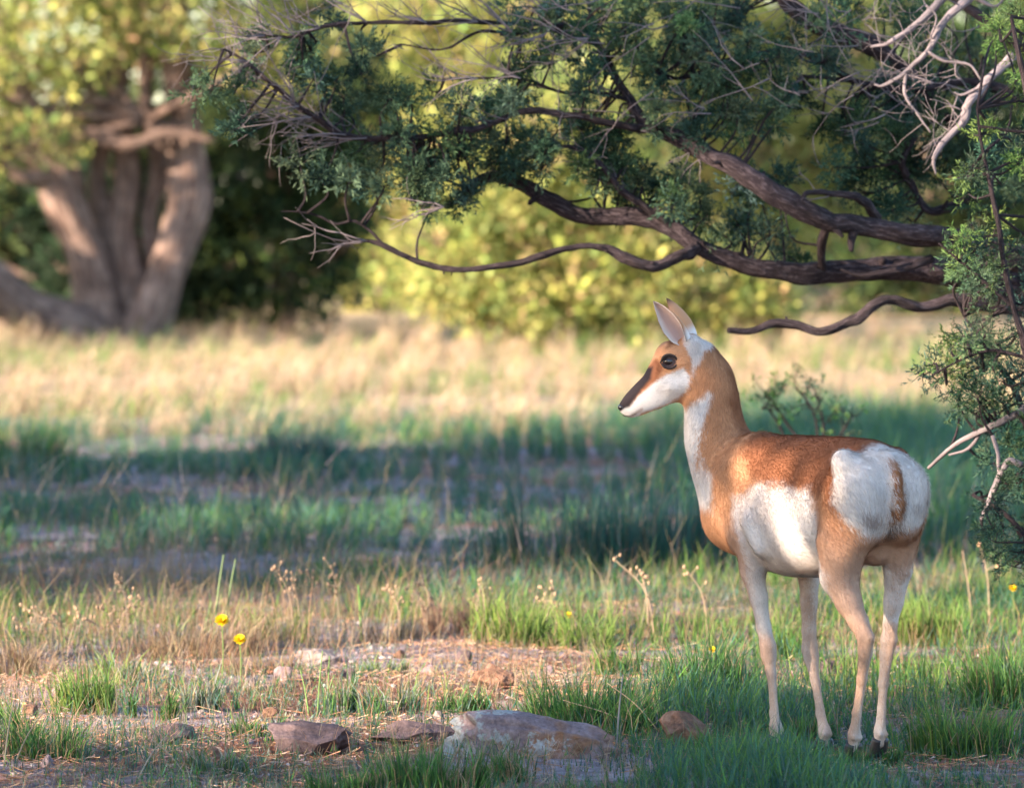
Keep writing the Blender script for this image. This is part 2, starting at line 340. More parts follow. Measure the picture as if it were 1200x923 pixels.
YEL = [(.35, .365, .10), (.43, .41, .13), (.25, .315, .09), (.45, .41, .15), (.28, .335, .12), (.38, .27, .14), (.11, .15, .05)]
OLI = [(.10, .13, .04), (.13, .155, .045), (.075, .11, .04)]
DKG = [(.022, .04, .024), (.032, .055, .03), (.045, .065, .035)]  # darkest greens, shade among the far trees put into the leaf colour
def far_tree(name, label, base, blobs, trunks, n, size, cols, group=None, bm=None, mat_=None, clump_r=.2, shell=.5):
    t = thing(name, label, 'tree', tuple(base), group)
    for pts, rad in trunks:
        g = Geo(); V, F, uv = tube(pts, rad, 14, 6, .14, rng.integers(99), ridges=.16); g.add(V, F, None, uv); g.build('trunk', bm or M_bark2, t, True)
    if n > 10000:
        bl = np.asarray(blobs); b0 = np.asarray(trunks[-1][0][1])
        for k in range(9):
            l = bl[k % len(bl)]; e = l[:3]+rng.standard_normal(3)*l[3:]*.55; m1 = b0*.6+e*.4+rng.standard_normal(3)*.18; m2 = b0*.25+e*.75+rng.standard_normal(3)*.2
            V, F, uv = tube([b0, m1, m2, e], [.06, .045, .032, .012], 8, 4, .2, k); g = Geo(); g.add(V, F, None, uv); g.build('branch', bm or M_bark2, t, True)
    V, F, K = crown_geo(blobs, int(n*(2.1 if cols[0] != DKG[0] else 1.2)) if size < .19 else int(n*.75), size*(.6 if cols[0] != DKG[0] else .75) if size < .19 else size*.92, cols, shell, clump_n=14, clump_r=clump_r); mesh_np('crown', V, F, mat_ or M_bush, t, K)
    return t
def S(px, Y): return px*Y/FPX              # photo pixels -> metres at distance Y
def BL(px, py, rx, ry, Y, rd=None):        # a crown lobe seen at a pixel, standing Y metres off
    p = P(px, py, Y); return (*p, S(rx, Y), rd or S((rx+ry)/2, Y), S(ry, Y))
def gp(x, y): return np.array([x, y, float(gz(x, y))])

# big many-stemmed juniper on the left
Yt = 61.5
Tn = lambda *a: [P(x, y, Yt+d) for x, y, d in a]
trunks = [
 (Tn((128, 412, 0), (118, 350, 0), (103, 290, 0), (82, 225, -.1), (45, 180, -.2), (0, 160, -.3), (-60, 120, -.4)), [.33, .25, .215, .235, .18, .14, .09]),
 (Tn((82, 228, -.1), (55, 160, -.3), (20, 95, -.5), (-10, 20, -.6), (-30, -70, -.6)), [.2, .17, .13, .1, .07]),
 (Tn((150, 408, .3), (148, 330, .3), (143, 260, .3), (150, 190, .2), (135, 120, .2), (150, 20, .1), (160, -120, 0)), [.25, .19, .175, .16, .13, .11, .07]),
 (Tn((168, 404, -.2), (185, 350, -.2), (207, 290, -.1), (222, 235, 0), (212, 150, 0), (205, 70, -.1), (210, -30, -.2), (230, -160, -.2)), [.27, .20, .19, .21, .165, .16, .13, .08]),
 (Tn((120, 408, -.1), (80, 385, -.3), (35, 365, -.5), (-15, 330, -.7), (-80, 270, -.9), (-140, 180, -1)), [.27, .25, .23, .2, .16, .1]),
 (Tn((140, 408, .1), (128, 340, .15), (122, 270, .2), (112, 210, .2), (120, 150, .1), (95, 90, 0), (70, 20, 0)), [.16, .12, .11, .10, .09, .07, .05]),
 (Tn((175, 400, .1), (180, 330, .2), (178, 260, .3), (185, 190, .3), (170, 130, .3), (180, 60, .2)), [.13, .10, .095, .09, .07, .05]),
 (Tn((85, 225, -.1), (60, 205, -.3), (30, 205, -.4), (0, 190, -.4)), [.12, .11, .08, .04]),
 (Tn((60, 175, -.2), (100, 160, -.3), (150, 168, -.4), (200, 155, -.4), (250, 165, -.4)), [.09, .08, .07, .06, .03]),
 (Tn((212, 150, 0), (170, 140, -.2), (120, 120, -.3), (60, 125, -.4)), [.09, .07, .06, .03]),
]
far_tree('old_juniper_tree', 'old juniper with several thick pale trunks splayed from one base', P(130, 405, Yt),
 [BL(60, 40, 120, 70, Yt, 1.3), BL(250, 10, 150, 70, Yt, 1.5), BL(-60, 90, 90, 100, Yt, 1.2), BL(150, -90, 260, 90, Yt, 2.4), BL(330, 60, 90, 60, Yt, 1.2), BL(-80, 240, 80, 50, Yt+.6, .8), BL(150, 150, 110, 35, Yt+.9, .6), BL(30, 165, 70, 30, Yt-.5, .5)],
 trunks, 21000, .16, YEL+YEL+OLI, clump_r=.26)
# dark junipers by its trunks; shade there is put into their leaf colour
def simple_trunk(x, y, h, r): b = gp(x, y); return [([b-[0, 0, .15], b+[.05, 0, h*.35], b+[-.08, .1, h*.7], b+[.1, .05, h]], [r, r*.8, r*.6, r*.3])]
def bush_tree(name, label, px, Y, lobes, cols, n, size=.17, group='trees along the far edge of the meadow', h=3., r=.16, clump_r=.22):
    x = S(px-600, Y); return far_tree(name, label, gp(x, Y), [BL(*l, Y) for l in lobes], simple_trunk(x, Y, h, r), n, size, cols, group, M_bark2, clump_r=clump_r)
bush_tree('shade_toned_juniper_tree', 'juniper filling the gap right of the thick splayed trunks, shade put into its dark green', 330, 64.5, [(330, 300, 90, 95), (300, 200, 110, 80), (385, 230, 60, 90), (350, 110, 120, 80), (250, 330, 60, 70)], DKG+OLI[2:]+OLI[:1], 22000, .15)
bush_tree('shade_toned_juniper_tree', 'juniper added close behind the splayed trunks, shade put into its dark leaves', 165, 64.5, [(165, 300, 90, 80), (150, 200, 110, 80), (220, 330, 60, 50), (100, 330, 60, 50)], DKG, 14000, .15)
bush_tree('shade_toned_juniper_tree', 'juniper behind and left of the splayed trunks, shade put into its dark leaves', 10, 68, [(10, 300, 90, 90), (60, 210, 100, 80), (-60, 220, 80, 110), (70, 330, 60, 60)], DKG+DKG+OLI[2:], 16000, .15)
bush_tree('yellow_green_juniper_tree', 'low bushy yellow-green juniper behind the animal\'s muzzle and ears', 660, 57.5,
 [(640, 330, 95, 75), (560, 300, 85, 80), (740, 330, 90, 72), (830, 335, 80, 62), (600, 225, 100, 75), (720, 240, 90, 75), (890, 350, 50, 45), (660, 150, 110, 70)], YEL+YEL+YEL+OLI[:2], 26000, .15, h=2.4)
bush_tree('yellow_green_juniper_tree', 'tall yellow-green juniper rising behind the bushy one', 560, 69, [(560, 110, 110, 95), (650, 60, 130, 95), (500, 190, 75, 85), (460, 60, 80, 80), (590, -40, 160, 80), (480, 280, 60, 80)], YEL+YEL+OLI[:1], 20000, .17, h=4)
bush_tree('yellow_green_juniper_tree', 'yellow-green juniper seen through the branches over the animal\'s back', 900, 72, [(880, 150, 120, 90), (960, 90, 110, 90), (820, 80, 110, 90), (920, 240, 100, 70), (1000, 200, 80, 60), (900, -10, 170, 80)], YEL+YEL+OLI[:1], 20000, .18, h=4)
bush_tree('olive_juniper_tree', 'olive juniper standing in shade beyond the broken low limb', 1085, 76, [(1085, 180, 110, 100), (1150, 260, 100, 100), (1040, 300, 60, 55), (1180, 120, 120, 100), (1120, 20, 150, 90), (1230, 330, 70, 60), (1040, 350, 60, 42), (965, 345, 60, 40), (1120, 345, 60, 45)], OLI+DKG, 18000, .18, h=4)
bush_tree('olive_juniper_tree', 'olive juniper between the dark one and the sunlit bush', 450, 78, [(440, 330, 50, 60), (430, 230, 70, 70), (480, 150, 90, 90), (420, 60, 110, 90)], OLI+YEL, 15000, .19, h=4)
WB = ['the leaning trunk of the old juniper', 'the splayed trunks of the old juniper', 'the dark juniper right of the splayed trunks', 'the thin bare twig tips', 'the tall yellow-green juniper', 'the bushy yellow-green juniper', 'the animal\'s ears', 'the animal\'s back', 'the broken low limb', 'the young juniper', 'the young juniper\'s stems', 'the old juniper\'s far crown side', 'the open meadow left of the old juniper', 'the blond grass beyond the old juniper', 'the left end of the blond grass', 'the spreading juniper\'s trunk', 'the spreading juniper\'s far side', 'the right end of the blond grass']
for k, (px, Y, c) in enumerate([(-120, 88, OLI), (120, 95, OLI), (280, 92, DKG), (420, 99, OLI), (560, 90, OLI), (700, 96, DKG), (830, 91, OLI), (960, 100, OLI), (1080, 93, DKG), (1230, 97, OLI), (1330, 90, OLI), (-250, 94, DKG), (-380, 88, OLI), (-520, 92, OLI), (-680, 86, OLI), (1460, 95, OLI), (1600, 90, DKG), (1760, 94, OLI)]):
    far_tree('woodland_tree', 'woodland tree far off behind '+WB[k], gp(S(px-600, Y), Y),
      [BL(px+a, y_, 95, 80, Y) for a, y_ in ((-20, 320), (40, 250), (-50, 200), (30, 120), (-30, 50), (50, -10), (0, -90))], simple_trunk(S(px-600, Y), Y, 4.2, .18), 6500, .28, c, 'woodland trees behind the junipers', clump_r=.34)
rng = np.random.default_rng(21)
# unseen trees left of the picture, placed to shade the meadow, animal and junipers
def shade_tree(label, q, p, h, rad, zb, n, cols=DKG, leaf=.3):
    x, y = q*SY + p*SX, -q*SX + p*SY          # q across the light, p towards the sun
    b = gp(x, y); lobes = []
    for k in range(9):
        a = k*2.4; f = k/8; rr = rad*(1-.45*abs(f-.4)*1.6)
        lobes.append((x+math.cos(a)*rad*.35, y+math.sin(a)*rad*.35, zb+(h-zb)*(.12+.8*f), rr*.72, rr*.72, (h-zb)*.2))
    return far_tree('unseen_juniper_tree', label, b, lobes, simple_trunk(x, y, h*.8, .24), n, leaf, cols, None, M_bark, shell=.3, clump_r=.36)
shade_tree('tall juniper left of the meadow shading its near side', 21.0, -2.5, 6.5, 2.2, .3, 9000)
shade_tree('broad juniper left of the meadow shading its middle', 25.6, -4, 7, 2.5, .3, 12000)
shade_tree('broad juniper left of the meadow shading its far side', 28.9, -6, 7, 2.2, .3, 12000)
shade_tree('unseen tall juniper left of the camera, crown shaped for light shade on the animal', 12.4, 2., 9, 2.8, .4, 27000, leaf=.2)
shade_tree('tall juniper left of the camera shading the near rocks', 8., 3., 9, 2.6, .4, 10000)
shade_tree('unseen juniper added with a high crown to shade the overhanging limbs', 17.4, 6., 12.5, 3.2, 7.1, 10000)

shade_tree('unseen bushy juniper added left of the old many-stemmed one to shade its foot', 54.6, -18.5, 4.2, 2.8, .2, 11000)

# ------------------------------------------------------------------ near juniper: limbs reach in from a trunk right of the picture
JY = 19.2
jx, jy = S(1345-600, JY+.4), JY+.4
jun = thing('spreading_juniper_tree', 'juniper whose long dark limbs and blue-green foliage overhang the animal', 'tree', tuple(gp(jx, jy)))
limbs = []      # resampled centre lines, for twigs to start from
def limb(name, pts, seg=16, ridges=.2, rough=.2, m=None, per=10, wob=0.):
    c = [P(x+rng.uniform(-.35, .35)*min(r, 9), y+rng.uniform(-.45, .45)*min(r, 9), JY+d) for x, y, d, r in pts]; r = [max(.0018, S(q[3]*(.8 if q[3] > 6 else .76), JY)) for q in pts]
    V, F, uv = tube(c, r, seg, per, rough, rng.integers(99), ridges=ridges)
    g = Geo(); g.add(V, F, None, uv); o = g.build(name, m or M_bark, jun, True)
    cc, rr = catmull(c, r, 4); limbs.append((cc, rr))
    if len(pts) > 9:                                     # knots and broken stubs
        for i in range(3, len(cc)-3):
            if rng.random() < .16 and rr[i] > .009:
                d = rng.standard_normal(3); d /= np.linalg.norm(d); L = rr[i]*rng.uniform(1.2, 2.6); a_ = rr[i]*rng.uniform(.22, .45)
                V, F, uv = tube([cc[i], cc[i]+d*L*.6, cc[i]+d*L+rng.standard_normal(3)*L*.15], [a_*1.5, a_, a_*.6], 8, 3, .2, i); k_ = Geo(); k_.add(V, F, None, uv); k_.build('stub', m or M_bark, o, True)
    return o
b = gp(jx, jy)
g = Geo(); V, F, uv = tube([b-[0, 0, .2], b+[-.03, 0, .35], b+[-.08, 0, .9], b+[0, .1, 1.5], b+[.15, .15, 2.3], b+[.2, .3, 3.4], b+[.1, .2, 4.6]], [.33, .25, .24, .21, .17, .12, .05], 20, 6, .15, 4, ridges=.16)
g.add(V, F, None, uv); g.build('trunk', M_bark, jun, True)
# (px, py, depth offset, half-thickness in px)
limb('limb', [(1345, 330, .4, 30), (1260, 322, .2, 26), (1190, 300, .05, 20), (1110, 277, 0, 16), (1030, 268, -.05, 15), (975, 266, -.1, 16), (925, 238, -.12, 16), (880, 206, -.1, 15), (838, 185, -.06, 12), (790, 165, 0, 11), (757, 148, .05, 8), (738, 118, .1, 7), (720, 90, .15, 6), (700, 50, .2, 4), (690, 0, .3, 3), (685, -60, .4, 2)])
limb('limb', [(1345, 370, .45, 34), (1240, 345, .4, 30), (1160, 325, .35, 26), (1085, 318, .3, 20), (1010, 315, .25, 15), (935, 321, .2, 15), (880, 312, .15, 14), (820, 291, .1, 13), (775, 264, .1, 14), (720, 252, .1, 13), (675, 250, .12, 13), (640, 236, .15, 13), (600, 214, .2, 11), (565, 212, .22, 7), (540, 232, .25, 5), (518, 243, .3, 3.5), (497, 238, .3, 2)])
limb('limb', [(1280, 380, .2, 16), (1205, 372, .1, 13), (1130, 354, 0, 10), (1080, 358, -.05, 8), (1035, 352, -.1, 6.5), (1000, 376, -.12, 8), (962, 391, -.15, 6.5), (930, 378, -.16, 7), (905, 380, -.18, 6.5), (880, 387, -.2, 5.5), (853, 386, -.22, 4.5)])
limb('limb', [(818, 292, .08, 9), (790, 305, .02, 8), (765, 310, -.02, 9), (735, 302, -.05, 8), (708, 290, -.06, 6), (665, 293, -.08, 5), (625, 303, -.1, 5), (580, 313, -.12, 4.5), (530, 314, -.14, 4.5), (490, 305, -.16, 4), (450, 287, -.18, 4), (430, 282, -.18, 2.6), (408, 283, -.2, 1.5)])
limb('branch', [(448, 286, -.18, 2.6), (432, 268, -.18, 2.4), (415, 258, -.2, 2.2), (395, 262, -.2, 2), (375, 254, -.2, 1.8), (355, 248, -.22, 1.6), (330, 248, -.22, 1)], 8)
limb('branch', [(757, 150, .05, 7), (722, 146, 0, 6), (680, 138, -.05, 5), (632, 130, -.08, 5), (600, 137, -.1, 4.5), (560, 150, -.12, 5), (510, 160, -.15, 5), (450, 163, -.18, 5), (405, 158, -.2, 5), (375, 143, -.22, 4.5), (350, 125, -.24, 4), (318, 98, -.26, 3.5), (285, 70, -.28, 2.5), (262, 58, -.3, 1.5)], 10)
limb('branch', [(790, 266, .1, 7), (755, 245, .05, 6), (730, 222, .02, 6), (712, 200, 0, 5), (690, 180, 0, 4), (665, 172, 0, 3), (640, 178, 0, 2)], 10)
limb('branch', [(1092, 300, .05, 6), (1050, 318, 0, 6), (1010, 322, -.02, 4), (985, 316, -.03, 2)], 10)
limb('branch', [(965, 318, .2, 7), (962, 290, .1, 6.5), (968, 266, 0, 6)], 10)
limb('branch', [(1030, 254, 0, 8), (1005, 234, -.1, 6.5), (975, 226, -.15, 5), (948, 224, -.18, 4), (940, 236, -.2, 2.5)], 10)
limb('branch', [(1150, 180, .8, 9), (1095, 120, .7, 11), (1050, 75, .6, 12), (1010, 55, .55, 14), (965, 35, .5, 15), (935, 18, .45, 13), (915, -10, .4, 10), (890, -60, .4, 8)], 12)
limb('branch', [(1345, 250, .6, 14), (1260, 180, .6, 12), (1190, 110, .6, 9), (1130, 100, .6, 7), (1060, 108, .5, 5), (1000, 96, .45, 4), (940, 90, .4, 3)], 10)
limb('branch', [(1345, 200, .5, 14), (1270, 120, .4, 11), (1200, 60, .2, 8), (1100, -10, .1, 7), (1000, -60, .1, 5)], 10)
limb('branch', [(1000, 96, .45, 5), (930, 60, .3, 5), (860, 70, .25, 4), (800, 92, .2, 3.5), (770, 85, .15, 2)], 10)
limb('branch', [(660, 30, .2, 4), (610, 27, .1, 3.6), (560, 26, 0, 3.4), (500, 27, -.1, 3.4), (430, 26, -.15, 3.2), (380, 32, -.2, 3), (345, 42, -.22, 2.4), (310, 42, -.25, 1.6)], 8)
limb('branch', [(700, 52, .2, 4.5), (650, 36, .1, 4), (600, 40, .05, 3), (560, 38, 0, 2.5), (520, 58, -.05, 1.8), (470, 52, -.1, 1.2)], 8)
limb('branch', [(735, 115, .1, 4), (700, 108, .05, 3), (660, 108, 0, 2.4), (610, 92, -.05, 2), (560, 92, -.1, 1.6), (520, 93, -.1, 1.2)], 8)
limb('branch', [(1140, 235, .6, 9), (1090, 250, .5, 7), (1070, 215, .5, 6), (1060, 190, .45, 5), (1075, 160, .45, 4)], 10)
limb('dead_branch', [(1190, 66, -.4, 7), (1160, 96, -.45, 6.5), (1138, 118, -.5, 7), (1125, 145, -.5, 6), (1105, 166, -.52, 4.5), (1094, 188, -.55, 3.5), (1097, 204, -.55, 1.5)], 10, m=M_dead)
limb('dead_branch', [(1140, -10, -.4, 7), (1110, 25, -.45, 6), (1085, 60, -.5, 4.5), (1062, 85, -.5, 3.5), (1035, 100, -.5, 2), (1025, 99, -.5, 1.4)], 8, m=M_dead)
limb('dead_branch', [(1120, -15, -.35, 7), (1080, 25, -.4, 5), (1045, 50, -.45, 3.5), (1020, 55, -.45, 2)], 8, m=M_dead)
limb('dead_branch', [(1062, 86, -.5, 3), (1060, 110, -.52, 2.5), (1075, 132, -.53, 2), (1090, 155, -.54, 1.4)], 7, m=M_dead)
for pts in ([(1085, 60, 2.4), (1108, 72, 2), (1135, 75, 2), (1150, 95, 1.4)], [(1120, 72, 1.6), (1120, 88, 1.3), (1126, 94, 1)], [(1062, 88, 1.8), (1078, 92, 1.6), (1095, 98, 1)], [(1060, 108, 1.6), (1078, 96, 1.2), (1092, 98, 1)], [(1138, -5, 4), (1165, 8, 3), (1180, -6, 2)], [(1090, 45, 2), (1098, 20, 1.6), (1085, 5, 1)], [(1160, 96, 3), (1130, 112, 2), (1118, 108, 1.2)]):
    limb('dead_twig', [(x, y, -.5, r) for x, y, r in pts], 6, m=M_dead, per=4)
# fan of fine twigs at the ends of the limbs
tw = Geo()
def twig(p, d, L, r, depth=0, geo=tw, curl=.35):
    d = d/np.linalg.norm(d); pts = [p]; k = 5
    for i in range(k):
        d = d+rng.standard_normal(3)*curl*.5; d /= np.linalg.norm(d); pts.append(pts[-1]+d*L/k)
    V, F, uv = tube(np.array(pts), np.linspace(r, r*.35, k+1), 4 if r < .004 else 6, raw=True); geo.add(V, F, None, uv)
    if depth > 0:
        for _ in range(rng.integers(2, 4)):
            i = rng.integers(1, k); twig(pts[i], d+rng.standard_normal(3)*.8, L*.55, r*.6, depth-1, geo, curl)
    return np.array(pts)
fan = [((375, 143), (-1, 0, .5)), ((350, 125), (-1, 0, .2)), ((318, 98), (-.8, 0, .8)), ((405, 158), (-1, 0, -.1)), ((430, 162), (-1, 0, -.15)), ((400, 155), (-.9, 0, .5)), ((365, 138), (-1, 0, .1)), ((300, 85), (-.6, 0, 1)), ((345, 120), (-.5, 0, .9)), ((320, 42), (-.8, 0, .6)), ((345, 42), (-.6, 0, 1)), ((375, 33), (-.8, 0, .3)), ((310, 42), (-1, 0, -.2)), ((330, 44), (-.7, 0, -.6)), ((290, 72), (-1, 0, -.1)), ((500, 27), (-1, 0, .4)), ((430, 26), (-1, 0, .5)), ((560, 26), (-1, 0, .35)), ((600, 38), (-1, 0, .7)), ((650, 36), (-.8, 0, 1)), ((640, 40), (-1, 0, -.5)), ((690, 45), (-1, 0, -.2)), ((610, 92), (-1, 0, .25)), ((560, 92), (-1, 0, -.2)), ((430, 282), (-1, 0, -.1)), ((520, 243), (-1, 0, -.1))]
for (x, y), d in fan:
    for _ in range(4): twig(P(x, y, JY-.2+.1*rng.standard_normal()), np.array(d)+[0, .25*rng.standard_normal(), .15*rng.standard_normal()], S(45+70*rng.random(), JY), S(.95, JY), 1)
for cc, rr in limbs:
    for i in range(2, len(cc)):
        if rng.random() < .34 and rr[i] < .035 and cc[i][0] < 1.5 and cc[i][2] > 1.58:
            twig(cc[i], np.array([-.5, .5*rng.standard_normal(), .6*rng.standard_normal()+.25]), .08+.16*rng.random(), min(.0032, max(.0018, rr[i]*.2)), 1)

for _ in range(70):                                      # bare twigs through the upper crown
    twig(P(rng.uniform(640, 1150), rng.uniform(-20, 150), JY+rng.uniform(-.35, .3)), np.array([-.7, .3*rng.standard_normal(), .5*rng.standard_normal()]), .12+.2*rng.random(), .0026, 1)
# juniper sprays: puffs of short scale-leaf shoots, each puff on its own twiglet
def sprays(geo_leaf, geo_twig, centres, radius, cols, anchors=None, n_sh=30, n_lf=15, ll=.020, wl=.0042, droop=.15):
    for c in centres:
        c = np.asarray(c); rad = radius*(.65+.7*rng.random())
        if anchors is not None:
            j = np.argmin(np.sum((anchors-c)**2, 1)); a = anchors[j]; L = np.linalg.norm(c-a)
            if L < .8:
                m = (a+c)/2+rng.standard_normal(3)*.12*L
                V, F, uv = tube([a, m, c], [.0055, .004, .0022], 5, 4); geo_twig.add(V, F, None, uv)
        d = rng.standard_normal((n_sh, 3)); d /= np.linalg.norm(d, axis=1)[:, None]; d += [-.15, 0, .25]; d /= np.linalg.norm(d, axis=1)[:, None]
        L = rad*(.6+.6*rng.random(n_sh))
        for k in range(0, n_sh, 10):
            t = c+d[k]*L[k]*.6; V, F, uv = tube(np.array([c, (c+t)/2+rng.standard_normal(3)*.004, t]), [.002, .0016, .001], 3, raw=True); geo_twig.add(V, F, None, uv)
        f = .25+.75*rng.random((n_sh, n_lf)); p = c+(d*L[:, None])[:, None]*f[..., None]
        dl = d[:, None]*.9+rng.standard_normal((n_sh, n_lf, 3))*.55; dl /= np.linalg.norm(dl, axis=-1)[..., None]
        s = np.cross(dl, rng.standard_normal((n_sh, n_lf, 3))); s /= np.linalg.norm(s, axis=-1)[..., None]
        l_ = (ll*(.6+.8*rng.random((n_sh, n_lf))))[..., None]; p = p.reshape(-1, 3); dl = (dl*l_).reshape(-1, 3); s = s.reshape(-1, 3)*wl*.5
        V = np.stack([p, p+dl*.5+s*1.1, p+dl, p+dl*.5-s*1.1], 1).reshape(-1, 3); n = len(p); b = (np.arange(n)*4)[:, None]
        F = np.stack([b+[0, 1, 2], b+[0, 2, 3]], 1).reshape(-1, 3)
        base = pick(cols, 1, None, .2); K = np.repeat(np.clip(base*(1+.22*rng.standard_normal((n, 1))), .004, .8), 4, 0)
        K[2::4] *= 1.25
        geo_leaf.add(V, F, K)
JUN = [(.035, .066, .045), (.05, .088, .052), (.065, .105, .052), (.042, .082, .062), (.085, .125, .07)]
JLM = [(.11, .165, .05), (.085, .135, .045), (.14, .19, .055)]
clumps = [ # px, py, rx, ry, depth, spread, count
 (402, 65, 48, 45, -.15, .2, 15), (345, 75, 30, 40, -.1, .2, 6), (268, 118, 42, 38, -.25, .15, 9), (300, 60, 30, 40, -.25, .15, 5), (440, 130, 45, 28, -.1, .2, 10), (490, 190, 72, 45, -.1, .25, 30), (520, 150, 60, 45, 0, .25, 14),
 (368, 202, 22, 18, -.2, .08, 5), (450, 215, 45, 25, -.15, .15, 8), (520, 222, 40, 24, .0, .2, 8), (585, 130, 45, 28, 0, .2, 11), (610, 175, 55, 32, .1, .25, 15), (660, 165, 45, 35, .1, .25, 12), (560, 190, 50, 30, .1, .2, 9),
 (650, 60, 60, 55, .1, .3, 20), (700, 30, 60, 45, .2, .3, 18), (620, 15, 45, 25, .1, .3, 7), (760, 40, 75, 55, .2, .4, 28), (850, 50, 80, 55, .25, .4, 32), (930, 65, 55, 55, .3, .4, 18), (720, 120, 60, 45, .1, .3, 18), (800, 120, 70, 40, .15, .3, 24), (880, 115, 60, 50, .25, .3, 20),
 (760, 215, 55, 35, .2, .25, 14), (830, 225, 60, 38, .25, .3, 18), (890, 240, 45, 38, .3, .25, 10), (840, 270, 45, 25, .3, .2, 6), (700, 205, 40, 25, .2, .2, 7), (735, 180, 40, 25, .2, .2, 7),
 (985, 170, 45, 35, .6, .3, 14), (1040, 150, 60, 50, .7, .3, 26), (1095, 180, 55, 45, .7, .3, 22), (1030, 205, 60, 28, .6, .3, 14), (1090, 110, 60, 40, .8, .3, 14), (1160, 130, 60, 60, .8, .3, 20), (1160, 210, 50, 40, .6, .3, 16), (1000, 20, 80, 40, .5, .4, 16), (1080, 245, 50, 20, .6, .2, 8), (920, 295, 35, 25, .5, .2, 4), (1130, 20, 60, 40, .7, .4, 10)]
anch = np.concatenate([c for c, r in limbs]); jl, jt = Geo(), Geo()
for px, py, rx, ry, dd, sp, n in clumps:
    cs = []
    for _ in range(int(n*.62+.5)):
        a = rng.random()*6.283; r = rng.random()**.5; cs.append(P(px+rx*r*math.cos(a), py+ry*r*math.sin(a), JY+dd+rng.uniform(-sp, sp)))
    sprays(jl, jt, cs, .072, JUN, anch)
# foliage above and right of the picture keeps the crown whole
for _ in range(60):
    a = rng.random()*6.283; r = rng.random()**.5; sprays(jl, jt, [np.array([jx+r*1.4*math.cos(a)-.3, jy+.5+r*1.1*math.sin(a), 2.75+1.8*rng.random()])], .2, JUN, None, 26, 12, .06, .014)
jl.build('crown', M_jun, jun); tag(jt.build('twiglets', M_bark, jun, True), kind='stuff'); tag(tw.build('twigs', M_dead, jun, True), kind='stuff')

# feathery young juniper at the right edge, rooted in front of the big one
SYD = 17.6
sap = thing('young_juniper', 'feathery young juniper with thin brown stems, rooted in front of the overhanging one', 'tree', tuple(G(1235, 842)))
sl, st = Geo(), Geo(); slimbs = []
def sstem(name, pts, m=None, Y=SYD):
    c = [P(x, y, Y+d) for x, y, d, r in pts]; V, F, uv = tube(c, [S(q[3], Y) for q in pts], 8, 6, .1, 3, ridges=.1)
    g = Geo(); g.add(V, F, None, uv); g.build(name, m or M_bark, sap, True); slimbs.append(catmull(c, [1]*len(c), 5)[0])
gb = G(1235, 842)
sstem('stem', [(1235, 846, 0, 9), (1228, 700, 0, 8), (1222, 560, 0, 7), (1205, 420, 0, 5), (1190, 365, 0, 4), (1176, 300, 0, 3.5), (1165, 240, 0, 3), (1152, 180, 0, 2.2), (1145, 128, 0, 1.2)])
sstem('stem', [(1228, 690, 0, 6), (1215, 560, .2, 5), (1195, 470, .3, 4), (1165, 420, .35, 3), (1130, 370, .4, 2)])
sstem('stem', [(1232, 500, 0, 7), (1240, 350, -.1, 6), (1225, 200, -.15, 5), (1200, 90, -.2, 4), (1185, 20, -.2, 2)])
sstem('stem', [(1230, 720, 0, 6), (1205, 640, .1, 4), (1175, 600, .15, 3), (1140, 580, .2, 2)])
sstem('side_shoot', [(1188, 360, 0, 2.4), (1160, 335, 0, 2), (1130, 310, 0, 1.6), (1100, 285, 0, 1)])
sstem('side_shoot', [(1205, 420, 0, 2.4), (1165, 410, 0, 2), (1130, 420, 0, 1.6), (1092, 440, 0, 1)])
sstem('dead_branch', [(1215, 470, .2, 4.5), (1175, 492, .2, 4.5), (1145, 507, .25, 4), (1120, 520, .3, 3), (1088, 548, .4, 2)], M_dead)
sstem('dead_branch', [(1150, 505, .25, 2.4), (1135, 525, .28, 2), (1112, 533, .3, 1.2)], M_dead)
sstem('dead_branch', [(1198, 545, .1, 4), (1180, 540, .1, 4), (1165, 575, .12, 4), (1150, 608, .15, 2.2)], M_dead)
sstem('dead_branch', [(1163, 510, .1, 2.5), (1170, 535, .1, 2.5), (1172, 565, .12, 2)], M_dead)
sanch = np.concatenate(slimbs)
for px, py, rx, ry, n, cols in [(1150, 240, 30, 60, 9, JLM+JUN), (1160, 310, 45, 35, 14, JUN+JLM), (1125, 300, 30, 25, 5, JLM+JUN), (1180, 370, 30, 50, 12, JUN), (1140, 410, 45, 25, 9, JUN+JLM), (1110, 440, 28, 18, 5, JUN+JLM), (1165, 450, 40, 35, 15, JUN), (1190, 520, 30, 50, 13, JUN), (1190, 600, 40, 45, 16, JUN), (1150, 480, 30, 25, 6, JUN), (1190, 670, 45, 30, 8, JUN), (1187, 45, 25, 35, 8, JLM), (1170, 25, 15, 20, 3, JLM), (1190, 110, 18, 20, 4, JLM), (1175, 180, 25, 40, 6, JUN+JLM), (1155, 150, 10, 25, 3, JLM), (1260, 300, 50, 220, 30, JUN), (1250, 620, 40, 120, 20, JUN)]:
    cs = []
    for _ in range(int(n*(.75 if py < 380 else 1.15)+.5)):
        a = rng.random()*6.283; r = rng.random()**.5; cs.append(P(px+rx*r*math.cos(a), py+ry*r*math.sin(a), SYD+.1+rng.uniform(-.15, .35)))
    sprays(sl, st, cs, .066, cols, sanch, 17, 13, .019, .0032)
sl.build('foliage', M_jun, sap); tag(st.build('twiglets', M_bark, sap, True), kind='stuff')

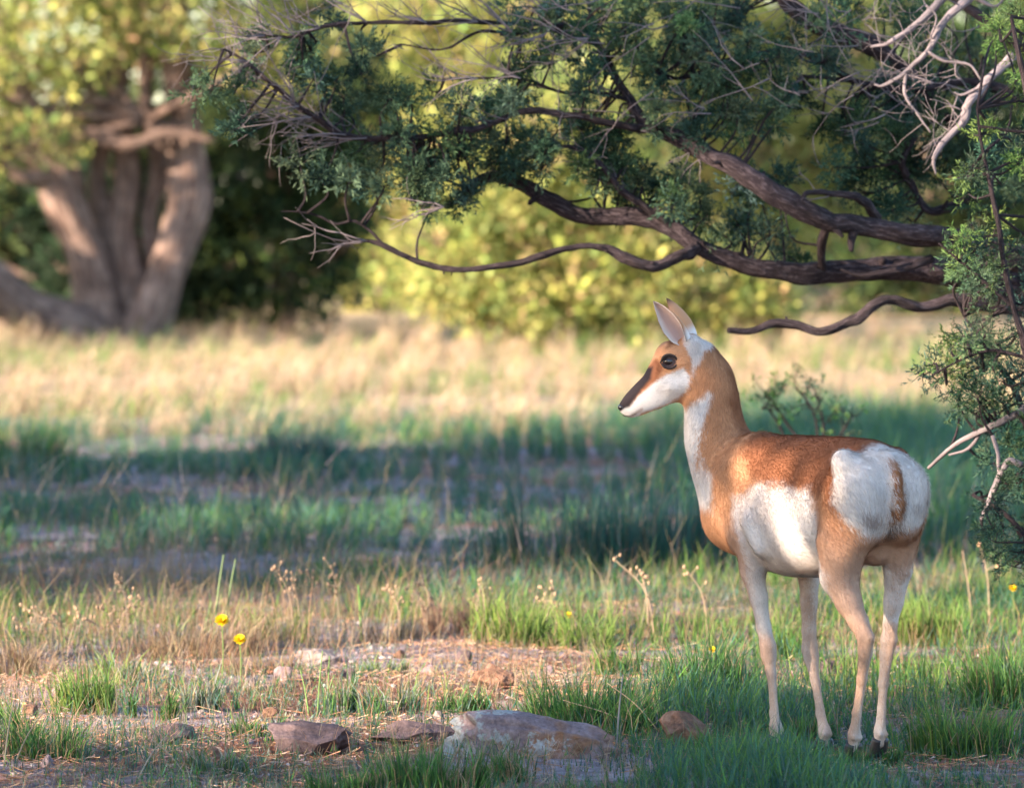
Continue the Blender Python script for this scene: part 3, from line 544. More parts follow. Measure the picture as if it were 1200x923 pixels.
# ------------------------------------------------------------------ pronghorn
TH = R(62); HD = np.array([-math.cos(TH), math.sin(TH), 0]); RT = np.array([math.sin(TH), math.cos(TH), 0])
O0 = np.array([S(955-600, 16.0), 16.0, 0])
def A(px, py, wr, ds=0.):
    """point wr metres right of the body's middle plane, on the pixel's ray; ds slides it along the body"""
    t = (px-600.)/FPX; o = O0+RT*wr
    s = (o[0]-t*o[1])/(t*HD[1]-HD[0]); q = o+HD*s
    for _ in range(3):
        cp = P(px, py, q[1]); t = cp[0]/cp[1]; s = (o[0]-t*o[1])/(t*HD[1]-HD[0]); q = o+HD*s
    q = q.copy(); q[2] = P(px, py, q[1])[2]; return q+HD*ds
HY = 16.36
H = lambda px, py, dy=0.: P(px, py, HY)+np.array([0, dy, 0])
VX = .0049
lo, hi = np.array([.24, 15.35, -.03]), np.array([1.36, 16.75, 1.26])
dim = np.ceil((hi-lo)/VX).astype(int)
FLD = np.full(dim, .2, np.float32)
def blend(fn, a, b, k):
    i0 = np.clip(((np.minimum(a, b)-lo)/VX).astype(int)-2, 0, dim-1); i1 = np.clip(((np.maximum(a, b)-lo)/VX).astype(int)+3, 1, dim)
    ax = [lo[d]+VX*np.arange(i0[d], i1[d]) for d in range(3)]
    Pt = np.meshgrid(*ax, indexing='ij', sparse=True); d = fn(*Pt).astype(np.float32)
    sl_ = tuple(slice(i0[d_], i1[d_]) for d_ in range(3)); f = FLD[sl_]
    h = np.clip(.5+.5*(f-d)/k, 0, 1); FLD[sl_] = f*(1-h)+d*h-k*h*(1-h)
def cone(a, b, ra, rb, k=.02, flat=None):
    """round cone from a to b; flat=(axis, factor) squeezes the section along an axis"""
    a, b = np.asarray(a, float), np.asarray(b, float); ab = b-a; L2 = ab@ab; m = max(ra, rb)*1.25+k*1.6
    def fn(x, y, z):
        px, py, pz = x-a[0], y-a[1], z-a[2]
        t = np.clip((px*ab[0]+py*ab[1]+pz*ab[2])/L2, 0, 1); t_ = t
        dx, dy, dz = px-t*ab[0], py-t*ab[1], pz-t*ab[2]; r = ra+(rb-ra)*t_
        q = dx*dx+dy*dy+dz*dz
        if flat is not None:
            n, fz = flat; dn = dx*n[0]+dy*n[1]+dz*n[2]; q = q+dn*dn*(fz*fz-1)
        return np.sqrt(q)-r
    blend(fn, np.minimum(a, b)-m, np.maximum(a, b)+m, k)
def chain(pts, k=.02, flat=None):
    for (a, ra), (b, rb) in zip(pts, pts[1:]): cone(a, b, ra, rb, k, flat)
def ball(c, r, k=.03, flat=None): cone(np.asarray(c)-[0, 0, .001], np.asarray(c)+[0, 0, .001], r, r, k, flat)
# trunk of the body: stations (s, centre z, half height, half width)
ST = np.array([(-.435, .77, .02, .03), (-.42, .765, .075, .10), (-.385, .757, .120, .128), (-.31, .742, .158, .148), (-.2, .727, .178, .150), (-.05, .708, .196, .156), (.1, .703, .199, .153), (.22, .706, .190, .138), (.33, .712, .168, .12), (.42, .70, .13, .095), (.475, .69, .08, .06), (.5, .69, .03, .03)])
def torso(x, y, z):
    s = (x-O0[0])*HD[0]+(y-O0[1])*HD[1]; wv = (x-O0[0])*RT[0]+(y-O0[1])*RT[1]
    zc, hh, hw = (np.interp(s, ST[:, 0], ST[:, j]) for j in (1, 2, 3))
    zz = (z-zc)/hh; w_ = wv/hw*(1+.10*np.clip(zz, 0, 1))            # slab sided, narrower along the spine
    q = (np.abs(w_)**2.25+np.abs(zz)**2.25)**(1/2.25)
    return np.maximum((q-1)*np.minimum(hh, hw)*.9, np.maximum(s-.5, -.428-s))
blend(torso, O0-[.62, .62, -.42], O0+[.62, .62, .98], .03)
SW = HD; lat = (RT, 1.5)
# haunches and shoulders
cone(A(1000, 575, -.09), A(986, 640, -.105), .078, .070, .05, (RT, 1.25)); cone(A(1056, 575, .085), A(1056, 625, .095), .066, .052, .05, (RT, 1.25))
cone(A(1012, 568, -.068), A(1008, 622, -.066), .050, .054, .03); cone(A(1064, 568, .072), A(1058, 616, .066), .046, .044, .03)
ball(A(988, 541, -.122), .034, .03); ball(A(1052, 538, .105), .030, .035)                       # hip bones
cone(A(1020, 531, 0), A(900, 530, 0), .022, .024, .04)                                         # spine
cone(A(876, 555, -.09), A(872, 625, -.108), .075, .064, .04, (RT, 1.5)); cone(A(930, 560, .085), A(930, 625, .10), .075, .06, .04, (RT, 1.5))
cone(A(894, 640, -.125), A(884, 612, -.128), .026, .034, .03)                                  # elbow muscle
ball(A(848, 608, -.04), .06, .05); ball(A(866, 622, .03), .06, .05)
# legs
LEG = {
 'fl': [(881, 632, -.105, .052), (882, 668, -.098, .035), (889, 700, -.085, .0255), (895, 735, -.072, .0200), (900, 757, -.065, .0222), (901, 768, -.062, .0205), (904, 790, -.058, .0130), (907, 835, -.05, .0115), (909, 852, -.05, .0175), (909, 866, -.05, .0150)],
 'fr': [(945, 640, .095, .045), (948, 675, .092, .030), (948, 705, .088, .0245), (948, 738, .084, .0200), (949, 760, .082, .0225), (951, 772, .08, .0200), (956, 800, .075, .0128), (961, 836, .07, .0115), (966, 856, .07, .0172), (966, 870, .07, .0150)],
 'hl': [(987, 636, -.105, .072), (984, 676, -.103, .053), (995, 706, -.092, .036), (1006, 728, -.08, .027), (1014, 746, -.072, .0220), (1014, 762, -.068, .0190), (1010, 795, -.062, .0138), (1004, 834, -.055, .0118), (1001, 860, -.05, .0165), (1000, 876, -.05, .0160)],
 'hr': [(1056, 632, .095, .050), (1052, 668, .095, .038), (1047, 705, .088, .027), (1043, 732, .082, .0195), (1041, 749, .077, .0205), (1038, 766, .073, .0172), (1035, 800, .068, .0132), (1033, 830, .065, .0115), (1031, 856, .06, .0160), (1031, 870, .06, .0158)]}
feet = {}
for k_, l in LEG.items():
    pts = [(A(x, y, wr), r) for x, y, wr, r in l]; chain(pts, .012); feet[k_] = pts[-1][0]
# tendon behind each hock, so the cannon reads as two edges
for k_, i in (('hl', 4), ('hr', 4)):
    a, b_ = A(*LEG[k_][3][:3]), A(*LEG[k_][4][:3]); cone(a-HD*.022, b_-HD*.027, .010, .0115, .010); cone(b_-HD*.027, A(*LEG[k_][6][:3])-HD*.010, .0105, .0065, .010)
for k_ in LEG:                                         # tendon lines and dewclaws
    n_ = len(LEG[k_]); a, b_ = A(*LEG[k_][n_-4][:3]), A(*LEG[k_][n_-2][:3]); cone(a-HD*.011, b_-HD*.012, .0065, .0075, .006)
    for sd in (-1, 1): ball(b_-HD*.018+RT*sd*.010-[0, 0, .008], .0075, .006)
ball(A(1026, 645, .02), .040, .03)                                                                # udder
def carve(a, b, ra, rb, k):
    a, b = np.asarray(a, float), np.asarray(b, float); ab = b-a; L2 = ab@ab; m = max(ra, rb)+k*2.5; l_, h_ = np.minimum(a, b)-m, np.maximum(a, b)+m
    i0 = np.clip(((l_-lo)/VX).astype(int), 0, dim-1); i1 = np.clip(((h_-lo)/VX).astype(int)+1, 1, dim); x, y, z = np.meshgrid(*[lo[d]+VX*np.arange(i0[d], i1[d]) for d in range(3)], indexing='ij', sparse=True)
    px, py, pz = x-a[0], y-a[1], z-a[2]; t = np.clip((px*ab[0]+py*ab[1]+pz*ab[2])/L2, 0, 1); d = -(np.sqrt((px-t*ab[0])**2+(py-t*ab[1])**2+(pz-t*ab[2])**2)-(ra+(rb-ra)*t)).astype(np.float32)
    sl_ = tuple(slice(i0[d_], i1[d_]) for d_ in range(3)); f = FLD[sl_]; h = np.clip(.5-.5*(f-d)/k, 0, 1); FLD[sl_] = f*(1-h)+d*h+k*h*(1-h)
carve(A(1049, 612, 0, -.03), A(1040, 662, 0, -.01), .010, .022, .028)                            # cleft below the tail
carve(A(1030, 548, -.034, -.060), A(1034, 600, -.030, -.062), .014, .014, .03); carve(A(1060, 548, .034, -.060), A(1060, 600, .030, -.062), .014, .014, .03)
carve(A(961, 585, -.212), A(966, 640, -.205), .055, .050, .035)                                # hollow of the flank
carve(A(912, 555, -.222), A(903, 605, -.224), .045, .045, .06)                                  # behind the shoulder blade
# tail
chain([(A(1039, 538, 0, -.005), .020), (A(1043, 560, 0, -.022), .019), (A(1046, 590, 0, -.028), .017), (A(1046, 606, 0, -.03), .008)], .014)
# neck
nk = [(A(878, 592, 0), .135), (A(866, 572, 0), .112), (H(850, 545), .094), (H(838, 515), .086), (H(836, 490), .078), (H(834, 465), .071), (H(831, 442), .061), (H(822, 424), .055)]
chain(nk[:4], .045, (np.array([.35, .93, 0]), 1.2)); chain(nk[3:], .035, (np.array([.35, .93, 0]), 1.2))
chain([(A(900, 552, 0), .085), (A(870, 545, 0), .080), (H(851, 515), .055)], .04, (RT, 1.4))
chain([(A(884, 533, -.035), .055), (A(869, 563, -.058), .066), (A(858, 603, -.068), .06)], .06)          # skin stretched from neck to shoulder
# head: skull, face, jaw
NY = np.array([0, 1., 0])
chain([(H(818, 418), .050), (H(801, 420), .057), (H(790, 427), .054), (H(775, 446), .046), (H(757, 460), .035), (H(743, 470), .0285), (H(731, 477.5), .0240)], .02, (NY, 1.12))
chain([(H(803, 444), .042), (H(790, 456), .036), (H(770, 470), .026), (H(752, 481), .019), (H(738.5, 488.5), .0165)], .018, (NY, 1.15))
cone(H(782, 414), H(772, 436), .030, .028, .02, (NY, .85)); ball(H(783, 411, -.03), .022, .02); ball(H(783, 411, .03), .022, .02)
cone(H(808, 447, -.02), H(788, 452, -.028), .030, .024, .02); cone(H(808, 447, .02), H(788, 452, .028), .030, .024, .02)
ball(H(810, 402, -.03), .028, .02); ball(H(810, 402, .03), .028, .02); ball(H(728.5, 480.5), .0185, .012)
for sd in (-1, 1):
    cone(H(774, 417, sd*.044), H(792, 414, sd*.048), .007, .007, .012); cone(H(777, 431, sd*.043), H(790, 432, sd*.047), .005, .005, .010)   # lids
def surface_nets(f, lo, h):
    ins = f < 0; c = np.zeros(np.array(f.shape)-1, np.int8)
    for a in (0, 1):
        for b_ in (0, 1):
            for d in (0, 1): c += ins[a:f.shape[0]-1+a, b_:f.shape[1]-1+b_, d:f.shape[2]-1+d]
    idx = np.argwhere((c > 0) & (c < 8)); acc = np.zeros((len(idx), 3)); cnt = np.zeros(len(idx))
    cor = np.array([(a, b_, d) for a in (0, 1) for b_ in (0, 1) for d in (0, 1)])
    for p_ in range(8):
        for q_ in range(p_+1, 8):
            if np.abs(cor[p_]-cor[q_]).sum() != 1: continue
            f0, f1 = f[tuple((idx+cor[p_]).T)], f[tuple((idx+cor[q_]).T)]; k = (f0 < 0) != (f1 < 0)
            t = np.where(k, f0/np.where(k, f0-f1, 1), 0)[:, None]; acc += np.where(k[:, None], cor[p_]+t*(cor[q_]-cor[p_]), 0); cnt += k
    V = lo+h*(idx+acc/cnt[:, None]); mp = np.full(c.shape, -1, np.int32); mp[tuple(idx.T)] = np.arange(len(idx)); Q = []
    for ax in range(3):
        o = [0, 0, 0]; o[ax] = 1; s0 = tuple(slice(0, n-o[d]) for d, n in enumerate(f.shape)); s1 = tuple(slice(o[d], n) for d, n in enumerate(f.shape))
        e = np.argwhere(ins[s0] != ins[s1]); u, v_ = [(1, 2), (2, 0), (0, 1)][ax]
        e = e[(e[:, u] > 0) & (e[:, v_] > 0) & (e[:, u] < c.shape[u]) & (e[:, v_] < c.shape[v_])]; du, dv = np.zeros(3, int), np.zeros(3, int); du[u] = 1; dv[v_] = 1
        q = np.stack([mp[tuple((e-du-dv).T)], mp[tuple((e-dv).T)], mp[tuple(e.T)], mp[tuple((e-du).T)]], -1)
        fl = ~ins[tuple(e.T)]; q[fl] = q[fl][:, ::-1]; Q.append(q)
    return V, np.concatenate(Q)
BV, BQ = surface_nets(FLD, lo, VX); del FLD
# relax the surface a little
E = np.concatenate([BQ[:, [0, 1]], BQ[:, [1, 2]], BQ[:, [2, 3]], BQ[:, [3, 0]]]); E = np.concatenate([E, E[:, ::-1]])
deg = np.bincount(E[:, 0], minlength=len(BV))[:, None]
def lap(X): return np.stack([np.bincount(E[:, 0], X[E[:, 1], j], minlength=len(X)) for j in range(X.shape[1])], -1)/deg
for _ in range(6): BV = BV+.5*(lap(BV)-BV)
# the skin runs smoothly from the turned neck over the shoulder
q_ = BV-O0; s_, w_ = q_@HD, q_@RT; mk = (sst(.16, .27, s_)*sst(.62, .70, BV[:, 2])*sst(1.04, .94, BV[:, 2])*sst(.05, -.02, w_))[:, None]
for _ in range(110): BV = BV+.55*mk*(lap(BV)-BV)
nrm = np.cross(BV[BQ[:, 1]]-BV[BQ[:, 0]], BV[BQ[:, 2]]-BV[BQ[:, 0]]); BN = np.zeros_like(BV)
for j in range(4): np.add.at(BN, BQ[:, j], nrm)
BN /= np.linalg.norm(BN, axis=1)[:, None]+1e-12
# coat pattern in the animal's own coordinates: s along the body, wv across, z up; (hx, hz) are the head's side view
def polyd(x, y, poly):
    """signed distance (negative inside) to a polygon"""
    P_ = np.asarray(poly, float); d = np.full(x.shape, 1e9); ins = np.zeros(x.shape, bool)
    for (x0, y0), (x1, y1) in zip(P_, np.roll(P_, -1, 0)):
        ex, ey = x1-x0, y1-y0; t = np.clip(((x-x0)*ex+(y-y0)*ey)/(ex*ex+ey*ey), 0, 1); d = np.minimum(d, np.hypot(x-x0-t*ex, y-y0-t*ey))
        k = (y0 > y) != (y1 > y); ins ^= k & (x < ex*(y-y0)/(ey if ey else 1e-9)+x0)
    return np.where(ins, -d, d)
def sz(pts, wr): return [((A(x, y, wr)-O0)@HD, A(x, y, wr)[2]) for x, y in pts]
def xz(pts): return [(H(x, y)[0], H(x, y)[2]) for x, y in pts]
CW, CT, CB, CN, CP = np.array([.66, .595, .56]), np.array([.47, .23, .12]), np.array([.205, .078, .038]), np.array([.36, .16, .075]), np.array([.44, .28, .205])
CK, CD = np.array([.028, .020, .022]), np.array([.09, .045, .03])
def coat(X):
    D = X-O0; s, wv, z = D@HD, D@RT, X[:, 2].copy(); hx, hz = X[:, 0], X[:, 2]
    j = (n3(X, 11, 21)-.5)*.055+(n3(X, 34, 2)-.5)*.035+(n3(X, 110, 4)-.5)*.02
    m = lambda poly, soft=.012, c=(s, z): sst(soft, -soft, polyd(c[0], c[1], poly)+j*(1. if soft > .009 else .3))[:, None]
    col = np.broadcast_to(CT, X.shape).copy(); put = lambda c, f: col.__setitem__(slice(None), col*(1-f)+c*f)
    onneck = sst(.80, .93, z+.9*(s-.33)*0)*sst(.27, .34, s)             # neck and head
    # brown saddle
    sad = m(sz([(845, 480), (855, 535), (866, 556), (900, 574), (948, 582), (966, 578), (980, 600), (1000, 606), (1060, 580), (1060, 470), (845, 470)], -.15), .02)
    put(CB, sad*(1-onneck[:, None])); put(CB*1.25, (sad*(1-onneck[:, None]))*(.35*sst(.45, .7, n3(X, 14, 8)))[:, None])
    put(CT*1.05, (sad*0+1)*0)
    # pale flank and belly
    fl = m(sz([(853, 584), (878, 568), (915, 569), (943, 574), (952, 600), (958, 640), (968, 672), (966, 740), (866, 740), (862, 660), (864, 628), (856, 606)], -.16), .022)
    put(CW, fl*(.82+.18*sst(.35, .6, n3(X, 16, 31)))[:, None])
    put(CW*.93, (sst(.56, .50, z)*sst(-.33, -.2, s)*sst(.34, .2, s))[:, None])
    put(CB*1.3, (sst(.012, .0, np.abs(z-.527+.02*s))*sst(-.16, -.1, s)*sst(.2, .12, s)*.55*sst(.4, .6, n3(X, 20, 6)))[:, None])
    # legs fade to a pale pinkish buff
    lg = sst(.74, .50, z)[:, None]*(1-fl*.85); put(CP, lg*.92); 
    inner = sst(.0, .03, -np.abs(wv)+.075)*sst(.5, .44, z); put(CW*.85, (.55*inner)[:, None])
    put(CN*1.1, (sst(.66, .6, z)*sst(.47, .53, z)*sst(-.38, -.43, s)*.8)[:, None])
    # breast band
    put(CT, m(sz([(832, 560), (848, 575), (852, 600), (856, 640), (852, 662), (825, 668), (822, 590)], -.1), .02)*.85)
    # white rump, two lobes either side of the tail
    sb = np.interp(z, [.58, .62, .66, .70, .76, .82, .88, .92], [-.47, -.44, -.415, -.385, -.352, -.338, -.34, -.35])
    put(CW*1.02, (sst(.014, -.012, s-sb+j*1.3)*sst(.59, .63, z+j*1.5))[:, None])
    put(CD*2.2, (.6*sst(.5, .64, n3(X, 26, 14))*sst(-.35, -.40, s)*sst(.80, .68, z)*sst(.58, .62, z))[:, None])
    # tail; shade of the cleft below and beside it is painted on
    ts = sst(.021, .012, np.abs(wv+.3*j))*sst(.63, .67, z+j)*sst(.885, .85, z+j)*sst(-.40, -.42, s); put(CN*.95, ts[:, None])
    put(CD*.8, (sst(.016, .008, np.abs(wv-.008))*sst(.56, .60, z)*sst(.70, .66, z)*sst(-.36, -.39, s)*.85)[:, None])
    put(CD, (sst(.010, .004, np.abs(wv-.027+.5*j))*sst(.62, .66, z)*sst(.79, .74, z)*sst(-.38, -.41, s)*.6)[:, None])
    # neck: tan with a dark nape and a white throat
    nk_ = onneck[:, None]*sst(.78, .84, z)[:, None]
    put(CT*.95, nk_); hc = (hx, hz)
    put(CB*1.15, nk_*m(xz([(835, 400), (848, 422), (856, 450), (858, 490), (862, 520), (900, 530), (900, 400)]), .02, hc)*.85)
    thr = m(xz([(790, 492), (806, 478), (829, 464), (826, 490), (823, 512), (821, 535), (826, 560), (832, 590), (800, 590)]), .010, hc); put(CW*1.02, thr*sst(.30, .36, s)[:, None])
    thr2 = m(xz([(812, 530), (824, 536), (832, 552), (838, 566), (836, 585), (834, 602), (815, 592)]), .01, hc); put(CW*.95, thr2*(sst(.30, .36, s)*.8)[:, None])
    # head
    hd = sst(H(0, 500)[2], H(0, 492)[2], hz)*sst(H(832, 0)[0], H(815, 0)[0], hx+(hz-H(0, 440)[2])*.0); hd = hd*sst(-.30, -.2, s*-1+.0)*0+hd
    hd = (hd*(X[:, 1] > HY-.12)*(hz > H(0, 500)[2]))[:, None]
    hmask = m(xz([(700, 470), (770, 395), (800, 380), (835, 395), (822, 420), (808, 450), (807, 468), (796, 478), (735, 510), (700, 500)]), .006, hc)*(X[:, 1] > HY-.13)[:, None]
    put(CT*1.1, hmask)
    put(CW, hmask*m(xz([(726, 492), (732, 484), (745, 466), (765, 449), (780, 440), (800, 430), (808, 440), (803, 458), (785, 473), (750, 484), (735, 497)]), .005, hc))
    put(CB*1.2, hmask*m(xz([(722, 484), (722, 468), (750, 440), (768, 420), (778, 428), (768, 445), (750, 461), (737, 474)]), .006, hc))
    put(CK*.8, hmask*m(xz([(716, 487), (716, 463), (745, 436), (764, 430), (762, 443), (749, 460), (738, 473), (732, 482)]), .006, hc))
    put(CW, hmask*m(xz([(722, 490), (732, 480), (742, 478), (752, 480), (742, 498), (730, 500)]), .004, hc)*.9)
    put(CD*2., .6*hmask*sst(.0065, .002, np.abs(polyd(hx, hz, xz([(727, 489), (738, 488), (752, 479), (752.3, 479.6), (738, 488.8), (727, 489.8)]))))[:, None])
    put(CW, m(xz([(802, 392), (822, 394), (836, 402), (824, 410), (822, 424), (810, 440), (806, 418), (800, 405)]), .006, hc)*(X[:, 1] > HY-.14)[:, None]*.9)
    put(CB, hmask*m(xz([(776, 412), (782, 396), (795, 398), (786, 408)]), .005, hc)*.8)
    # dark lid round the eye
    de = np.hypot(hx-H(783.5, 423)[0], hz-H(783.5, 423)[2]); put(CK*1.6, (sst(.0245, .017, de)*(X[:, 1] > HY-.13))[:, None])
    put(CK, (sst(.010, .006, np.hypot(hx-H(726, 477)[0], hz-H(726, 477)[2])))[:, None])
    # fine mottling of the hair
    col *= (1+.22*(n3(X, 240, 5)-.5)+.25*(n3(X, 40, 11)-.5))[:, None]
    return np.clip(col, .008, .9)
BC = coat(BV)
M_coat, nt_, p_, L_ = mat('coat'); a_ = nd(nt_, 'ShaderNodeAttribute', attribute_name='Col'); L_.new(a_.outputs[0], p_.inputs[0]); p_.inputs['Roughness'].default_value = .85; p_.inputs['Specular IOR Level'].default_value = .12
M_fur = leaf_mat('fur_hair', .2, .7, .2)
pr = thing('pronghorn', 'tan and white pronghorn standing in the grass with its head turned in profile', 'antelope', tuple(O0))
mesh_np('body', BV, BQ, M_coat, pr, BC, smooth=True)
# short coat of single hairs lying along the body
tri = np.vstack([BQ[:, [0, 1, 2]], BQ[:, [0, 2, 3]]]); ar = np.linalg.norm(np.cross(BV[tri[:, 1]]-BV[tri[:, 0]], BV[tri[:, 2]]-BV[tri[:, 0]]), axis=1)
NH = 175000; ti = rng.choice(len(tri), NH, p=ar/ar.sum()); u = rng.random((NH, 2)); u = np.where(u.sum(1, keepdims=True) > 1, 1-u, u)
t3 = tri[ti]; bw = np.stack([1-u.sum(1), u[:, 0], u[:, 1]], -1)[..., None]
hp, hn = (BV[t3]*bw).sum(1), (BN[t3]*bw).sum(1)
kp = (hp[:, 0] > H(768, 0)[0]) | (hp[:, 2] < H(0, 505)[2])        # the muzzle is bare
kp &= ~((np.hypot(hp[:, 0]-H(783.5, 423)[0], hp[:, 2]-H(783.5, 423)[2]) < .022) & (hp[:, 2] > H(0, 505)[2]))
hp, hn = hp[kp], hn[kp]; NH = len(hp); hd_ = (hp[:, 2] > H(0, 500)[2])[:, None]
hc_ = coat(hp+rng.standard_normal((NH, 3))*np.where(hd_, .003, .009))        # neighbouring hairs mix along the edges of the markings
s_, z_ = (hp-O0)@HD, hp[:, 2]; head = sst(H(0, 492)[2], H(0, 470)[2], z_)*sst(H(822, 0)[0], H(796, 0)[0], hp[:, 0])
neckw = sst(.84, .98, z_)*sst(.2, .3, s_)*(1-head); legw = sst(.55, .45, z_)
flow = -HD*((1-neckw)*sst(.42, .2, s_)+.05)[:, None]*.8+np.array([0, 0, -1.])*(.7+neckw*1.2+legw*1.5+sst(.2, .4, s_))[:, None]; flow = flow*(1-head)[:, None]+np.array([.8, 0, .25])*head[:, None]
flow = flow-hn*(flow*hn).sum(1)[:, None]; flow /= np.linalg.norm(flow, axis=1)[:, None]+1e-6
rump = sst(-.3, -.38, s_)*sst(.6, .66, z_)
ln = .0095+.007*rump+.004*neckw-.0035*legw-.004*head; ln = np.clip(ln, .003, .03)*(.6+.8*rng.random(NH))
dr = flow+hn*(.2+.22*rump)[:, None]+rng.standard_normal((NH, 3))*.17; dr /= np.linalg.norm(dr, axis=1)[:, None]
sd_ = np.cross(dr, hn); sd_ /= np.linalg.norm(sd_, axis=1)[:, None]+1e-6; sd_ *= .00075
V = np.stack([hp-sd_, hp+sd_, hp+dr*ln[:, None]], 1).reshape(-1, 3); K = np.repeat(np.clip(hc_*(1+.10*rng.standard_normal((NH, 1))), .008, .92), 3, 0)
tag(mesh_np('hair_coat', V, np.arange(NH*3).reshape(-1, 3), M_fur, pr, K), kind='stuff')
# eyes
M_eye, nt_, p_, L_ = mat('wet_dark_eye'); n_ = nd(nt_, 'ShaderNodeTexNoise', i_Scale=40.); r_ = ramp(nt_, n_.outputs[0], [(.3, (.006, .004, .004)), (.7, (.022, .012, .010))]); L_.new(r_.outputs[0], p_.inputs[0]); p_.inputs['Roughness'].default_value = .06; p_.inputs['Coat Weight'].default_value = .6
def uvball(c, r, sc_=(1, 1, 1), n=16):
    th, ph = np.meshgrid(np.linspace(0, math.pi, n), np.linspace(0, 2*math.pi, 2*n, endpoint=False), indexing='ij')
    V = np.stack([np.sin(th)*np.cos(ph), np.sin(th)*np.sin(ph), np.cos(th)], -1).reshape(-1, 3)*r*np.array(sc_)+c
    i, j = np.meshgrid(np.arange(n-1), np.arange(2*n), indexing='ij'); a = i*2*n+j; b_ = i*2*n+(j+1) % (2*n)
    return V, np.stack([a, a+2*n, b_+2*n, b_], -1).reshape(-1, 4)
def face_y(px, py, side):
    """where the skin lies at a head pixel, on one side of the head"""
    q = H(px, py); k = np.hypot(BV[:, 0]-q[0], BV[:, 2]-q[2]) < .0065; k &= (BV[:, 1]-HY)*side > 0
    return BV[k][:, 1].mean() if k.any() else HY+side*.05
for side in (-1, 1):
    yy = face_y(783.5, 423, side); c = H(783.5, 423); c[1] = yy-side*.0115
    V, F = uvball(c, .0165, (1.12, .95, .86)); mesh_np('eye', V, F, M_eye, pr, smooth=True)
def on_skin(px, py, side, out=.0005):
    q = H(px, py); q[1] = face_y(px, py, side)+side*out; return q
M_lid = plain('dark_lid_skin', (.035, .022, .018), .5, .3); M_lip = plain('lip_skin', (.045, .03, .028), .45, .35); M_nose = plain('moist_nose', (.012, .010, .011), .28, .5)
for side in (-1, 1):
    V, F, uv = tube([on_skin(729.5, 486.5, side, -.0006), on_skin(735, 487.5, side, -.0006), on_skin(743, 485, side, -.0006), on_skin(752, 480, side, -.0006)], [.0016, .0018, .0017, .0008], 6, 5); g = Geo(); g.add(V, F, None, uv); g.build('lip_line', M_lip, pr, True)
    yb = face_y(783.5, 423, side)+side*.0030
    for arc, rr0 in ((((773.5, 424.5), (777, 417.5), (783.5, 415), (790, 417.5), (794, 424)), .0042), (((773.5, 424.5), (778, 429.5), (784, 431), (790, 429), (794, 424)), .0030)):
        c = [np.array([*H(x, y)[:1], yb-side*(.0045 if i in (0, 4) else 0), H(x, y)[2]]) for i, (x, y) in enumerate(arc)]
        V, F, uv = tube(c, [rr0*.5, rr0, rr0, rr0, rr0*.5], 8, 5); g = Geo(); g.add(V, F, None, uv); g.build('eyelid', M_lid, pr, True)
    g = Geo()
    for i in range(9):                                   # lashes
        x = 775+2.2*i; a = np.array([H(x, 0)[0], yb, H(0, 416.5+.10*abs(i-4)**1.6)[2]]); V, F, uv = tube(np.array([a, a+[-.003, side*.006, .001], a+[-.005, side*.010, -.002]]), [.0006, .0005, .0002], 4, raw=True); g.add(V, F, None, uv)
    tag(g.build('eyelashes', M_lid, pr, True), kind='stuff')
zt = H(0, 477)[2]; kx = (np.abs(BV[:, 2]-zt) < .006) & (BV[:, 0] < H(760, 0)[0]) & (BV[:, 2] > H(0, 505)[2]); V, F = uvball(np.array([BV[kx][:, 0].min()+.0085, HY, zt]), .0112, (1.05, 1.3, .95), 12); mesh_np('nose', V, F, M_nose, pr, smooth=True)
for side in (-1, 1):
    V, F = uvball(on_skin(730.5, 477.5, side, -.0008), .0040, (1.5, .5, .8), 8); mesh_np('nostril', V, F, M_nose, pr, smooth=True)
# ears: cupped leaf shapes with thickness
def ear(base, tip, open_dir, width, name='ear'):
    base, tip = np.asarray(base), np.asarray(tip); ax = tip-base; L = np.linalg.norm(ax); ax /= L
    od = open_dir-ax*(open_dir@ax); od /= np.linalg.norm(od); sd = np.cross(ax, od); n, m = 22, 15
    t = np.linspace(0, 1, n)[:, None]; a = np.linspace(-1, 1, m)[None]
    wprof = width*np.interp(t, [0, .12, .35, .6, .8, .92, 1], [.62, .84, 1, .86, .55, .28, .03]); ang = a*np.interp(t, [0, .3, .7, 1], [2.3, 1.7, 1.25, .9])
    rad = wprof/np.interp(t, [0, .3, .7, 1], [1.0, .98, .95, .8])
    bend = .10*L*t**2
    def sheet(off):
        return base+ax*(t*L)[..., None]+sd*((rad-off)*np.sin(ang))[..., None]-od*((rad-off)*np.cos(ang)-rad*.5)[..., None]+od*bend[..., None]
    o_, i_ = sheet(0), sheet(.0035); V = np.concatenate([o_.reshape(-1, 3), i_.reshape(-1, 3)]); N_ = n*m; Q = []
    for i in range(n-1):
        for j in range(m-1):
            q = i*m+j; Q += [(q, q+1, q+m+1, q+m), (N_+q+m, N_+q+m+1, N_+q+1, N_+q)]
        Q += [(i*m, (i+1)*m, N_+(i+1)*m, N_+i*m), (i*m+m-1, N_+i*m+m-1, N_+(i+1)*m+m-1, (i+1)*m+m-1)]
    T_ = np.broadcast_to(t, (n, m)).ravel(); Aa = np.abs(np.broadcast_to(a, (n, m)).ravel())
    co = CT*1.05*np.ones((N_, 1)); co = co*(1-sst(.75, 1, T_)[:, None])+CD*sst(.75, 1, T_)[:, None]; co = co*(1-sst(.3, .05, T_)[:, None])+CW*sst(.3, .05, T_)[:, None]
    rim = sst(.8, .97, Aa)[:, None]*.9; ci = np.array([.50, .36, .33])*np.ones((N_, 1)); ci = ci*(1-sst(.55, .85, Aa)[:, None])+CW*.95*sst(.55, .85, Aa)[:, None]; co = co*(1-rim*.5)+CD*rim*.5
    return mesh_np(name, V, np.array(Q), M_coat, pr, np.clip(np.concatenate([co, ci]), .01, .85), smooth=True)
